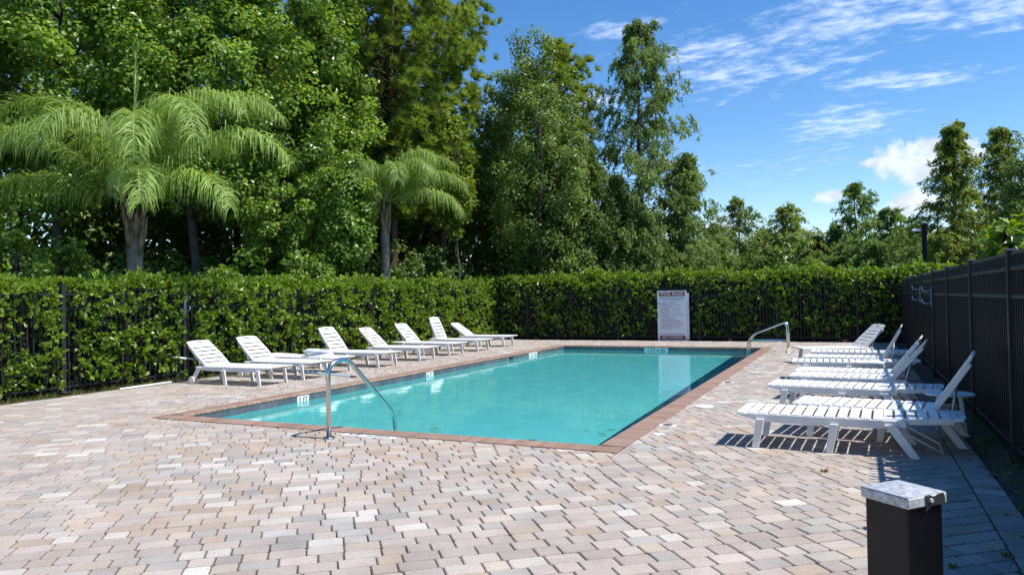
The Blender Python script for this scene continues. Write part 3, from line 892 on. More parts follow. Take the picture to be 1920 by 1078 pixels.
for (x, y, phi, rot, lab) in (
    (-1.16, 8.38, 2, -2, 'white slatted lounger lying fully flat, biggest in view, half in the fence shade'),
    (-.64, 9.22, 57, -8, 'white lounger with raised back leaning by the fence, just behind the nearest flat one'),
    (-1.10, 10.92, 2, -6, 'white flat lounger whose head end points to the small shaded side table'),
    (-.92, 12.15, 50, -6, 'white lounger with raised back, in front of the crossing backs'),
    (-.90, 12.98, 52, -6, 'white lounger with raised back partly hidden by the back in front of it'),
    (-1.10, 14.62, 2, 2, 'white flat lounger with rounded head showing by the fence behind the raised backs'),
    (-.95, 15.72, 60, -4, 'white lounger with the steepest back of the right row'),
    (-.90, 17.05, 2, 0, 'white flat lounger in front of the turned one'),
    (-1.25, 17.95, 44, 24, 'white lounger turned towards the pool, its raised back showing slats, farthest in the right row')):
    place('leg', phi, .955, x, y, math.radians(rot), lab, GR)

# ------------------------------------------------------------------ side tables
def table(x, y, rz, label, rx=.25, ry=.21, h=.42):
    t = thing('side_table', label, 'table', (x, y, 0), rz, 'small white side tables between the loungers')
    pts = [(rx * abs(math.cos(a)) ** .6 * math.copysign(1, math.cos(a)), ry * abs(math.sin(a)) ** .6 * math.copysign(1, math.sin(a))) for a in np.linspace(0, 2 * PI, 28, endpoint=False)]
    MB().prism(pts, h - .022, h, 'z', .006).obj('tabletop', M['resin'], t)
    lm = MB().tube([(0, 0, h - .02), (.05, .0, 0)], [.017, .013], 7).mesh('leg'); lm.materials.append(M['resin'])
    for k in range(4):
        a = PI / 4 + k * PI / 2
        link('leg', lm, None, t, (rx * .62 * math.cos(a), ry * .62 * math.sin(a), 0), (0, 0, a))
    return t
table(-11.75, 14.12, 0, 'small white side table between the flat lounger with the coil and the steep-backed one')
table(-11.75, 17.55, 0, 'small white side table between two raised loungers in the middle of the left row')
table(-11.5, 19.25, 0, 'small white side table just before the tallest lounger back')
table(.95, 9.78, 0, 'small white side table standing in the fence shade')
table(.20, 13.75, 0, 'small white side table between sunlit loungers of the right row')

# coil of hose on the flat lounger
cb = MB()
for k in range(7):
    r = .26 + random.uniform(-.03, .03); c = Vector((-11.10 + random.uniform(-.02, .02), 13.25 + random.uniform(-.02, .02), .385 + .019 * k))
    cb.tube([c + Vector((1.25 * r * math.cos(a), r * math.sin(a), .010 * math.sin(3 * a + k))) for a in np.linspace(0, 2 * PI, 30, endpoint=False)], .016, 7, closed=True)
cb.tube([(-10.78, 13.05, .40), (-10.74, 12.90, .36), (-10.73, 12.86, .2), (-10.72, 12.84, .02)], .014, 7)
tag(cb.obj('hose', M['hose']), 'coil of clear white hose lying on the flat lounger', 'hose')

# long pole leaning over the first lounger, pipe on the ground
a, b = Vector((-12.75, 11.02, .46)), Vector((-9.62, 12.52, .018))
t = thing('pool_pole', 'pale blue pool pole slanting across the first lounger down to the paving', 'pole')
MB().tube([a, b], .017, 10).obj('shaft', M['blue_pole'], t)
d_ = (b - a).normalized()
MB().tube([b - d_ * .02, b + d_ * .10], .021, 10).obj('tip', M['rubber'], t)
MB().tube([a - d_ * .32, a + d_ * .02], .022, 10).obj('grip', M['pole_white'], t)
t = thing('pipe', 'white pipe lying on the ground along the left deck edge', 'pipe')
MB().tube([(-12.56, 9.35, .025), (-12.62, 10.55, .025)], .022, 10).obj('shaft', M['pole_white'], t)
MB().tube([(-12.62, 10.56, .025), (-12.66, 11.15, .025)], .020, 10).obj('end_section', M['rubber'], t)

# cable coil at the foot of the first fence post
cb = MB()
for k in range(4):
    r = .085 + .008 * k
    cb.tube([(FX + .18 + r * math.cos(a), 8.55 + r * math.sin(a), .02 + .012 * k) for a in np.linspace(0, 2 * PI, 18, endpoint=False)], .009, 6, closed=True)
tag(cb.obj('cable', M['rubber']), 'black cable coiled at the foot of the left fence post', 'cable')

# pole hooks on fence posts
def hook(loc, rz, label, toward):
    t = thing('pole_hook', label, 'hook', loc, rz, 'pale hooks on the fence posts')
    MB().box(-.03, .03, 0, .012, -.02, .34, .003).obj('back_plate', M['hook'], t)
    for z in (.05, .28):
        pts = [(0, .012, z), (0, .08, z - .015), (0, .13, z - .005), (0, .155, z + .04), (0, .15, z + .085)]
        MB().tube(pts, .013, 6).obj('arm', M['hook'], t)
hook((RX - .045, 15.8, 1.32), PI / 2, 'pale pole hook on the right fence, on the post closer to the camera', 1)
hook((RX - .045, 18.42, 1.36), PI / 2, 'pale pole hook on the right fence, on the post farther from the camera', 1)
hook((FX + .045, 11.26, 1.42), -PI / 2, 'pale pole hook on a post of the left fence', 1)

# ------------------------------------------------------------------ rails
def arc_path(pts, r, n=6):
    out_ = [Vector(pts[0])]
    for i in range(1, len(pts) - 1):
        p, a, b = Vector(pts[i]), Vector(pts[i - 1]), Vector(pts[i + 1])
        da, db = (a - p), (b - p); rr = min(r, da.length * .48, db.length * .48)
        s0, s1 = p + da.normalized() * rr, p + db.normalized() * rr
        for k in range(n + 1):
            t = k / n; out_.append(s0 * (1 - t) ** 2 + p * 2 * t * (1 - t) + s1 * t * t)
    out_.append(Vector(pts[-1])); return out_
t = thing('handrail', 'single stainless handrail bent from the paving down into the near end of the pool', 'handrail', (0, 0, 0))
MB().tube(arc_path([(-5.61, 6.86, .0), (-5.61, 6.86, .86), (-5.57, 7.15, .925), (-5.50, 8.04, .11), (-5.49, 8.10, -.9)], .16, 8), .028, 14).obj('rail', M['steel'], t)
MB().disc((-5.61, 6.86, .0), .075, .018, 20, 'z', .005).obj('flange', M['steel'], t)
t = thing('pool_ladder', 'pair of stainless ladder rails at the far right side of the pool', 'ladder', (0, 0, 0))
for yy in (21.0, 21.52):
    MB().tube(arc_path([(-1.69, yy, 0), (-1.70, yy, .83), (-2.60, yy, .47), (-2.72, yy, .26), (-2.72, yy, -1.2)], .15, 7), .0245, 12).obj('rail', M['steel'], t)
    MB().tube([(-1.69, yy, .30), (-2.69, yy, .31)], .022, 10).obj('brace', M['steel'], t)
    MB().disc((-1.69, yy, .0), .07, .018, 18, 'z', .005).obj('flange', M['steel'], t)
for z in (-.35, -.62, -.89):
    MB().box(-2.78, -2.68, 21.02, 21.5, z, z + .03, .004).obj('step', M['white_tile'], t)

# skimmer lid and deck markers
tag(MB().disc((-2.0, 10.67, -.002), .135, .014, 32, 'z', .004).obj('skimmer_lid', M['white_tile']), 'round white skimmer lid set in the paving beside the right pool edge', 'lid')
def deck_marker(loc, rz, label):
    t = MB().box(-.10, .10, -.075, .075, 0, .008, .002).obj('deck_marker', M['white_tile'], loc=loc, rot=(0, 0, rz))
    tag(t, label, 'marker', 'no diving marker tiles in the paving')
    mb = MB()
    mb.tube([(.055 * math.cos(a), .055 * math.sin(a), .009) for a in np.linspace(0, 2 * PI, 24, endpoint=False)], .006, 4, closed=True)
    mb.tube([(-.038, .038, .009), (.038, -.038, .009)], .006, 4)
    mb.tube([(-.035, -.01, .009), (0, .012, .009), (.036, .018, .009)], .007, 4)
    mb.obj('symbol', M['ink'], t)
deck_marker((-2.13, 8.98, -.001), .02, 'white no diving marker tile beside the near right pool corner')
deck_marker((-2.13, 13.7, -.001), .02, 'white no diving marker tile beside the middle of the right pool edge')
deck_marker((-2.10, 21.5, -.001), .02, 'white marker tile by the ladder at the far right pool corner')
t = MB().box(-.36, .36, -.06, .06, 0, .008, .002).obj('deck_marker', M['white_tile'], loc=(-5.25, 7.135, -.001))
tag(t, 'white strip of marker tiles with black lettering beside the handrail foot', 'marker')
link('lettering', text_mesh('3 FT', .10, .0012, bold=.003), M['ink'], t, (-.2, 0, .0086))
link('lettering', text_mesh('NO DIVING', .062, .0012, bold=.002), M['ink'], t, (.13, 0, .0086))

# ------------------------------------------------------------------ pool rules sign
sx0, sx1, sz1 = -6.38, -5.38, 1.745
sw = sx1 - sx0
t = thing('rules_sign', 'white POOL RULES sign with maroon bands hung on the far fence', 'sign', (sx0, FY - .125, 0))
MB().box(0, sw, -.008, .008, .03, sz1, .004).obj('board', M['sign'], t)
MB().box(.06, sw + .085, .030, .046, .03, sz1 - .075, .004).obj('backing_board', M['sign'], t)
MB().box(.045, sw - .045, -.0115, -.0088, sz1 - .185, sz1 - .03).obj('heading_band', M['red'], t)
MB().box(.045, sw - .045, -.0115, -.0088, .035, .175).obj('footer_band', M['red'], t)
link('lettering', text_mesh('POOL RULES', .142, .001, bold=.001, sx=1.0), M['white_print'], t, (sw / 2, -.0130, sz1 - .108), (PI / 2, 0, 0))
link('lettering', text_mesh('NO DIVING', .140, .001, bold=.0005, sx=1.0), M['white_print'], t, (sw / 2, -.0130, .103), (PI / 2, 0, 0))
fb = MB()
for a in ((0.0, sw, sz1 - .012, sz1 + .012), (0.0, sw, .012, .030)): fb.box(a[0], a[1], -.016, .012, a[2], a[3], .003)
for a in ((-.022, 0.0), (sw, sw + .022)): fb.box(a[0], a[1], -.016, .012, .012, sz1 + .012, .003)
fb.obj('frame', M['white_print'], t)
lines = {'g': MB(), 'r': MB()}
def text_line(z, x0, x1, h, c):
    x = x0
    while x < x1 - .01:
        l = min(random.uniform(.022, .075), x1 - x)
        lines[c].box(x, x + l, -.0105, -.0088, z - h / 2, z + h / 2); x += l + random.uniform(.010, .016)
zz = sz1 - .235
for a, b in ((.06, .93), (.08, .92), (.16, .84)): text_line(zz, a, b, .022, 'g'); zz -= .047
zz -= .025
for e1, c1, e2 in ((.66, 'g', 0), (.60, 'g', 0), (.44, 'r', .82), (.50, 'r', 0), (.44, 'r', .80), (.38, 'r', 0), (.46, 'r', .78), (.40, 'r', 0), (.45, 'r', .84), (.38, 'r', 0), (.44, 'g', .92), (.40, 'r', 0),
                   (.62, 'r', 0), (.58, 'g', 0), (.70, 'r', 0), (.76, 'r', 0), (.62, 'r', .90), (.80, 'r', 0), (.60, 'r', .88), (.56, 'g', 0), (.50, 'g', .86), (.55, 'g', 0)):
    text_line(zz, .10, e1, .020, c1)
    if e2: text_line(zz, e1 + .03, e2, .022, 'g')
    zz -= .044
text_line(.225, .10, .90, .034, 'g')
tag(lines['g'].obj('small_print', M['grey_print'], t), kind='stuff'); tag(lines['r'].obj('small_print', M['pink_print'], t), kind='stuff')

# ------------------------------------------------------------------ gate post by the camera
t = thing('gate_post', 'black square metal post with a galvanised cap close to the camera', 'post', (.078, 1.70, .024), math.radians(49))
MB().box(-.05, .05, -.05, .05, -.05, 1.155, .003).obj('shaft', M['post_black'], t)
cp = MB().box(-.056, .056, -.056, .056, 1.150, 1.172, .0025)
cp.obj('cap', M['galv'], t)
pm_ = bmesh.new()
vs = [pm_.verts.new(v) for v in ((-.055, -.055, 1.1722), (.055, -.055, 1.1722), (.055, .055, 1.1722), (-.055, .055, 1.1722), (0, 0, 1.1795))]
for k in range(4): pm_.faces.new((vs[k], vs[(k + 1) % 4], vs[4]))
me = bpy.data.meshes.new('cap_top'); pm_.to_mesh(me); pm_.free()
link('cap_top', me, M['galv'], t)
# strap of torn black tape with a bolt on the right face of the cap
tb = MB()
tb.prism([(-.010, 1.172), (.008, 1.1715), (.012, 1.1665), (.030, 1.1725), (.043, 1.1725), (.047, 1.160), (.046, 1.1512), (.012, 1.1512), (.004, 1.1512), (-.010, 1.140), (-.006, 1.160)], -.0585, -.0562, 'y', .0004)
tb.obj('tape', M['rubber'], t)
MB().tube([(.004, -.0625, 1.1625), (.004, -.0562, 1.1625)], .0042, 8).obj('bolt', M['galv'], t)

# ------------------------------------------------------------------ lamp pole beyond the hedge
t = thing('lamp_pole', 'dark square lamp pole with a pale light rising behind the far hedge', 'lamp pole', (2.42, 32.05, 0))
MB().box(-.085, .085, -.085, .085, 0, 4.15, .01).obj('pole', M['black_metal'], t)
MB().box(-.095, .095, -.095, .095, 4.15, 4.22, .01).obj('cap', M['galv'], t)
MB().box(-.42, -.11, -.09, .09, 3.86, 3.96, .03).obj('lamp_head', M['lamp_glass'], t)
MB().box(-.30, -.11, -.03, .03, 3.78, 3.86, .005).obj('bracket', M['black_metal'], t)

# ------------------------------------------------------------------ grass and weeds
def tuft(Lv, x, y, n, h, spread, tone=.2):
    p = np.stack([x + rng.normal(0, spread, n), y + rng.normal(0, spread, n), np.full(n, -.015)], 1)
    d = unit(np.stack([rng.normal(0, .5, n), rng.normal(0, .5, n), np.ones(n)], 1))
    Lv.add(p, d, rng.normal(size=(n, 3)), h * rng.uniform(.4, 1.2, n), .008 + .006 * rng.random(n), tone + rng.normal(0, .15, n), .4, .1)
G_ = Leaves()
for _ in range(520):
    y_ = rng.uniform(6, 25.4)
    tuft(G_, rng.uniform(FX - .05, DX0 - .03), y_, 14, .11, .06, .3)
tag(G_.obj('grass', M['grass']), kind='stuff')
G_ = Leaves()
for _ in range(170):
    tuft(G_, rng.uniform(DX1 + .02, RX + .1), rng.uniform(3, 14), 9, .09, .05, .0)
tag(G_.obj('grass', M['shrub']), kind='stuff')
for x, y_, lab in ((-.29, 7.11, 'small weed growing between the sunlit pavers'), (.78, 5.25, 'low weed in the shaded joint near the right edge of the paving'), (.47, 4.94, 'weed growing beside the black gate post')):
    G_ = Leaves(); tuft(G_, x, y_, 40, .05, .010, .3)
    tag(G_.obj('weed', M['grass']), lab, 'weed', 'weeds in the paving')
G_ = Leaves(); k = 150
p = np.stack([rng.uniform(DX1 - .12, RX, k), rng.uniform(3, 20, k), rng.uniform(.004, .012, k)], 1)
G_.add(p, rng.normal(size=(k, 3)) * [1, 1, .05], np.tile([0, 0, 1.0], (k, 1)) + rng.normal(0, .2, (k, 3)), .07, .04, rng.uniform(0, .6, k))
tag(G_.obj('fallen_leaves', M['palm_boot']), kind='stuff')

# ------------------------------------------------------------------ palms
def frond(Lv, mb, az, el, length, droop, nl=156, leaf=.62, tw=0.0, tone=.2, base=(0, 0, 0)):
    """arched rachis with hanging leaflets"""
    seg = 26
    P_ = [Vector(base)]; e = el
    hd = Vector((math.cos(az), math.sin(az), 0))
    dirs = []
    for i in range(seg):
        t = i / seg
        e_ = el - droop * t ** 1.85
        d = hd * math.cos(e_) + Vector((0, 0, 1)) * math.sin(e_)
        dirs.append(d); P_.append(P_[-1] + d * length / seg)
    dirs.append(dirs[-1])
    mb.tube(P_, [.026 * (1 - .85 * i / seg) + .003 for i in range(seg + 1)], 5, False)
    pts = np.array([tuple(p) for p in P_]); dd = np.array([tuple(d) for d in dirs])
    ts = np.linspace(.16, .995, nl)
    for sd in (-1, 1):
        tt = np.clip(ts + rng.uniform(-.006, .006, nl), 0, .999)
        f = tt * seg; i0 = f.astype(int); fr_ = (f - i0)[:, None]
        p = pts[i0] * (1 - fr_) + pts[np.minimum(i0 + 1, seg)] * fr_
        d = dd[i0]
        side = np.cross(d, [0, 0, 1.0]); side = unit(side) * sd
        ln = leaf * np.clip(np.sin(PI * (.12 + .80 * tt)) ** .7, .25, 1) * rng.uniform(.65, 1.2, nl)
        upv = rng.uniform(-.5, .9, nl)[:, None]
        d0 = unit(side * .8 + d * .55 + rng.normal(0, .16, (nl, 3)) + np.array([0, 0, 1.0]) * upv * .6)
        # three hanging segments
        q0 = p; w = .015 + .013 * rng.random(nl)
        dirn = d0
        nrm = unit(np.cross(d, side) * sd + rng.normal(0, .25, (nl, 3)))
        wd = unit(np.cross(dirn, nrm))
        prev = (q0 - wd * w[:, None] * .35, q0 + wd * w[:, None] * .35)
        V = [prev[0], prev[1]]
        for k_, (frac, grav, wk) in enumerate(((.26, .85, 1.0), (.37, 2.3, .85), (.37, 2.6, .12))):
            q1 = q0 + dirn * (ln * frac)[:, None]
            V += [q1 - wd * w[:, None] * .5 * wk, q1 + wd * w[:, None] * .5 * wk]
            q0 = q1
            dirn = unit(dirn + np.array([0, 0, -1.0]) * (grav * rng.uniform(.7, 1.3, nl))[:, None])
        A = np.stack(V, 1).reshape(-1, 3)
        b = Lv.n + 8 * np.arange(nl)[:, None]
        Fq = np.concatenate([b + np.array(x) for x in ((0, 1, 3), (0, 3, 2), (2, 3, 5), (2, 5, 4), (4, 5, 7), (4, 7, 6))], 1).reshape(-1, 3)
        Lv.V.append(A); Lv.F.append(Fq); Lv.T.append(np.repeat(tone + rng.normal(0, .08, nl), 8)); Lv.n += 8 * nl
def palm(label, loc, crown_z, r0, fronds, spear, leaf=.62, lean=(0, 0)):
    root = thing('queen_palm', label, 'palm tree', (*loc, 0))
    mb = MB(); pts, rs = [], []
    n = 40
    for i in range(n + 1):
        t = i / n; z = -.1 + t * (crown_z - .25)
        pts.append((lean[0] * t, lean[1] * t, z)); rs.append(r0 * (1.08 - .12 * t) * (1.03 if i % 4 == 0 else 1.0))
    mb.tube(pts, rs, 16).obj('trunk', M['palm_trunk'], root)
    for k in range(13):         # old leaf bases and fibre under the crown
        a = k * 2.399; zb = crown_z - 1.15 + .07 * k
        b_ = MB()
        b_.tube([(lean[0] + r0 * .75 * math.cos(a), lean[1] + r0 * .75 * math.sin(a), zb), (lean[0] + r0 * 1.15 * math.cos(a), lean[1] + r0 * 1.15 * math.sin(a), zb + .3),
                 (lean[0] + r0 * 1.5 * math.cos(a + .1), lean[1] + r0 * 1.5 * math.sin(a + .1), zb + .62)], [r0 * .42, r0 * .36, r0 * .12], 6)
        b_.obj('leaf_base', M['palm_boot'], root)
    for az, el, ln, dr, tn in fronds:
        Lv, mb = Leaves(), MB()
        frond(Lv, mb, math.radians(az) + YAW, math.radians(el), ln, math.radians(dr), leaf=leaf, tone=tn)
        f = Lv.obj('frond', M['frond'], root); f.location = (lean[0], lean[1], crown_z - .1)
        mb.obj('stalk', M['palm_stalk'], f)
    if spear:
        sp = MB().tube([(lean[0], lean[1], crown_z), (lean[0] + .03, lean[1], crown_z + spear * .6), (lean[0] + .10, lean[1], crown_z + spear)], [.035, .022, .008], 7).obj('spear', M['palm_stalk'], root)
        Lv = Leaves(); k = 60
        zs = rng.uniform(.45, 1.0, k)
        p = np.stack([lean[0] + .02 + .08 * zs, np.full(k, lean[1]), crown_z + spear * zs], 1)
        Lv.add(p, unit(np.stack([rng.normal(.1, .22, k), rng.normal(0, .22, k), np.ones(k)], 1)), rng.normal(size=(k, 3)), .28, .02, rng.uniform(.3, .7, k), .5, .05)
        Lv.obj('spear_leaf', M['frond'], root)
    return root
palm('large queen palm with arching fronds and one upright spear, rising behind the left hedge', (-14.55, 11.25), 3.88, .165,
     [(178, 72, 4.9, 132, .3), (168, 78, 4.4, 124, .2), (187, 48, 4.1, 72, .4), (226, 66, 3.8, 158, .35), (256, 72, 4.0, 176, .4), (297, 66, 4.3, 180, .5), (299, 34, 3.3, 122, .45),
      (318, 72, 4.6, 168, .4), (350, 50, 4.6, 118, .45), (334, 30, 3.4, 106, .4), (2, 73, 4.9, 136, .35), (18, 78, 4.5, 124, .25), (60, 72, 3.8, 125, .15), (100, 74, 3.8, 115, .15), (135, 72, 4.2, 124, .2), (344, 78, 4.5, 144, .4), (196, 30, 3.3, 84, .35)], 3.4, .92)
palm('smaller queen palm with a slim bare trunk, behind the middle of the left hedge', (-14.15, 20.3), 4.95, .15,
     [(2, 44, 3.3, 112, .3), (14, 64, 3.3, 116, .25), (345, 20, 3.1, 92, .3), (322, 60, 3.0, 135, .3), (292, 62, 2.8, 160, .25), (255, 60, 2.8, 140, .15),
      (205, 44, 3.0, 110, .1), (180, 60, 3.1, 115, .1), (155, 50, 2.9, 115, .0), (90, 66, 2.6, 110, .0), (45, 64, 3.0, 115, .15), (335, 74, 3.0, 130, .3)], 1.3, .84)

# ------------------------------------------------------------------ conifers
def pine(label, loc, h, base, rmax, n=430, tone=(.0, .5), trunk=.2, needle=.36, per=54):
    root = thing('pine_tree', label, 'pine tree', (*loc, 0))
    mb = MB(); limb_tubes(mb, (0, 0, -.1), (random.uniform(-.3, .3), random.uniform(-.3, .3), h * .97), trunk, .03, 8, .015, 9)
    tuf, tn = [], []
    nb = n // 11
    for i in range(nb):
        t = (i + random.random()) / nb; z = base + (h - base) * t
        r = rmax * (math.sin(PI * min(1, .28 + .72 * (1 - t) * .95)) ** .8) * random.uniform(.65, 1.1) if t < .97 else .3
        a = i * 2.399 + random.uniform(-.5, .5)
        end = Vector((r * math.cos(a), r * math.sin(a), z + r * random.uniform(.05, .4)))
        limb_tubes(mb, (0, 0, z), end, .045 * (1 - .6 * t), .012, 4, .08, 5)
        tb = random.uniform(*tone)
        for k in range(11):
            f = random.uniform(.28, 1.05) if k > 4 else random.uniform(.88, 1.1)
            p = Vector((0, 0, z)).lerp(end, f) + Vector((random.gauss(0, .24), random.gauss(0, .24), random.gauss(.12, .2)))
            tuf.append(tuple(p)); tn.append(tb + random.uniform(-.15, .15))
    tuf = np.array(tuf); tn = np.array(tn)
    c = np.repeat(tuf, per, 0)
    out_ = unit(np.stack([c[:, 0], c[:, 1], np.full(len(c), .8)], 1))
    d = unit(sph(len(c)) + out_ * .75 + [0, 0, .35])
    wd = unit(np.cross(d, rng.normal(size=d.shape))) * .024
    o_ = c - d * .03
    ln = needle * rng.uniform(.7, 1.15, (len(c), 1))
    Lv = Leaves(); Lv.tri(o_ - wd, o_ + wd, o_ + d * ln, np.repeat(tn, per))
    Lv.obj('crown', M['needle'], root); mb.obj('trunk', M['bark_red'], root)
    return root
def cypress(label, loc, h, base, rmax, material, n=120, sprays=16, per=15, tone=(.0, .5), trunk=.17, droop=.6, sz=.19, bare=0.0, power=.75, group=None):
    """feathery conifer: whorled branches carrying drooping sprays of fine leaves"""
    root = thing('cypress_tree', label, 'cypress tree', (*loc, 0), 0, group)
    mb = MB(); limb_tubes(mb, (0, 0, -.1), (random.uniform(-.2, .2), random.uniform(-.2, .2), h), trunk, .015, 9, .012, 9)
    A_, B_, tn = [], [], []
    for i in range(n):
        t = (i + random.random()) / n; t = t ** 1.1; z = base + (h - base) * t
        r = rmax * ((1 - t) ** power * .95 + .05) * random.uniform(.38, 1.2)
        a = i * 2.399 + random.uniform(-.7, .7)
        end = Vector((r * math.cos(a), r * math.sin(a), z + r * random.uniform(.05, .55)))
        limb_tubes(mb, (0, 0, z), end, .035 * (1 - .75 * t) + .006, .006, 4, .06, 4)
        tt = random.uniform(*tone)
        for k in range(sprays):
            f = bare + (1.05 - bare) * ((k + random.random()) / sprays) ** .7
            p = Vector((0, 0, z)).lerp(end, f)
            sp = (.08 + .14 * f) * min(1, .4 + r * .4)
            p += Vector((random.gauss(0, sp), random.gauss(0, sp), random.gauss(0, sp * .6)))
            l = random.uniform(.25, .62) * min(1, .45 + r * .35)
            aa = a + random.gauss(0, .7)
            A_.append(tuple(p)); B_.append((l * math.cos(aa) * .75, l * math.sin(aa) * .75, -l * droop * random.uniform(.3, 1.6) + l * .15)); tn.append(tt + random.uniform(-.12, .12))
    A_ = np.array(A_); B_ = np.array(B_); tn = np.array(tn)
    f = rng.random(len(A_) * per)[:, None]
    b_ = np.repeat(B_, per, 0)
    c = np.repeat(A_, per, 0) + b_ * f - np.array([0, 0, .12]) * f * f + rng.normal(0, .055, (len(f), 3)) * (1.2 - .7 * f)
    d = unit(unit(b_) * .8 + rng.normal(0, .5, c.shape) + [0, 0, -.15 - droop * .4])
    nn = unit(rng.normal(0, .6, c.shape) + [0, 0, .8])
    s_ = sz * rng.uniform(.6, 1.2, len(c))
    Lv = Leaves(); Lv.add(c, d, nn, s_, s_ * .34, np.repeat(tn, per), .5, .05)
    Lv.obj('crown', material, root); mb.obj('trunk', M['bark'], root)
    return root

# ------------------------------------------------------------------ the wood on the left
GW = 'broadleaf trees of the wood beyond the left hedge'
for loc, h, base, rx, lab, sz in (
    ((-25.9, 12.0), 14.5, 3.6, 3.4, 'tall broadleaf tree at the left border of the picture, behind the palm', .17),
    ((-22.2, 14.4), 14.6, 4.2, 3.3, 'tall broadleaf tree directly behind the large palm, left of its spear', .17),
    ((-18.9, 16.6), 14.0, 4.0, 3.1, 'bright broadleaf tree just right of the large palm spear', .16),
    ((-18.0, 19.2), 14.8, 3.4, 3.2, 'bright tall broadleaf tree between the two palms', .16),
    ((-19.4, 22.6), 13.0, 3.0, 2.4, 'broadleaf tree half hidden behind the tall pine on its left', .16),
    ((-16.6, 18.3), 6.4, 1.6, 1.4, 'low bushy broadleaf tree partly covering the smaller palm from its left', .15),
    ((-14.45, 18.75), 6.3, 2.7, .8, 'leafy sapling covering the left fronds of the smaller palm', .15)):
    big = rx > 2
    broadleaf('broadleaf_tree', lab, 'tree', loc, h, base, rx, rx, M['leaf_gum'], sz * .97, 350 if big else 90, 114, (.38, .72) if big else (.25, .5), .16 if big else .07, GW)
for i, (loc, h, base, rx) in enumerate((((-31.0, 18.6), 15.5, 2.0, 4.2), ((-28.2, 21.4), 16.0, 1.5, 4.0), ((-24.6, 24.0), 16.0, 1.2, 3.8), ((-21.3, 26.8), 16.0, 1.0, 3.7), ((-18.6, 29.3), 11.5, .3, 3.2), ((-16.2, 32.8), 10.5, .2, 3.0), ((-35.5, 22.0), 11.0, .0, 4.2), ((-31.5, 25.5), 9.5, .0, 4.0), ((-27.5, 28.5), 9.5, .0, 4.0), ((-23.5, 32.0), 9.0, .0, 4.0), ((-20.0, 35.5), 8.0, .0, 3.6), ((-15.0, 38.0), 7.0, .0, 3.2))):
    broadleaf('broadleaf_tree', 'large dark broadleaf tree deep in the wood, seen only through gaps', 'tree', loc, h, base, rx, rx, M['leaf_oak'], .30, 200, 50, (.6, 1.0), .2, 'dark trees deep in the wood')
pine('tall pine with long needle tufts rising out of the frame in the wood', (-16.1, 23.6), 16.2, 4.6, 3.3, 2000)
pine('second pine right behind the tall one, its needles against the sky', (-15.7, 26.7), 13.7, 4.5, 2.2, 1200)
pine('pine behind the broadleaf trees, its tufts filling the gap left of the tall pine', (-18.6, 25.6), 17.5, 5.0, 3.0, 1200)
pine('narrow pine showing behind the right shoulder of the round oak', (-11.95, 31.2), 12.6, 3.5, 1.35, 1100)
broadleaf('oak_tree', 'dense dull green oak right of the pines, in front of the sky', 'tree', (-11.8, 27.9), 11.6, 1.6, 2.2, 2.2, M['leaf_oak'], .13, 330, 110, (.35, .65), .17, tone=(-.1, .6))
broadleaf('oak_tree', 'slender small-leaved oak whose twigs stand highest beside the pines', 'tree', (-13.4, 28.6), 11.6, 3.0, 1.3, 1.3, M['leaf_oak'], .13, 170, 100, (.3, .5), .12, tone=(-.1, .6))
broadleaf('vine_tangle', 'yellow green climbing vine over the trees between pine and oak', 'vine', (-13.9, 24.6), 9.0, 3.6, .75, .75, M['leaf_vine'], .15, 56, 90, (.25, .5), .06)
cypress('dark leaning cypress between the oak and the tall feathery one', (-10.3, 29.6), 7.9, 1.2, 2.0, M['cypress'], 90, 11, 23, (-.1, .35))
cypress('dark green cypress with low skirts behind the far left hedge corner', (-9.3, 30.6), 6.8, .8, 1.9, M['cypress'], 90, 11, 23, (-.1, .35))
cypress('tallest feathery cypress standing alone against the sky with bare limbs inside', (-8.67, 32.38), 13.9, 2.0, 3.6, M['cypress'], 130, 12, 36, (.1, .7), .20, .9, .165, .30, .62)
cypress('broad young cypress filling the foot of the tallest one on its right', (-6.9, 33.4), 8.0, .6, 2.5, M['cypress'], 80, 12, 23, (.1, .6))
cypress('low cypress at the foot of the tallest one, towards the sign', (-8.2, 30.2), 5.4, .4, 2.0, M['cypress'], 70, 11, 23, (.0, .5))
GF = 'cypresses in the far row beyond the back hedge'
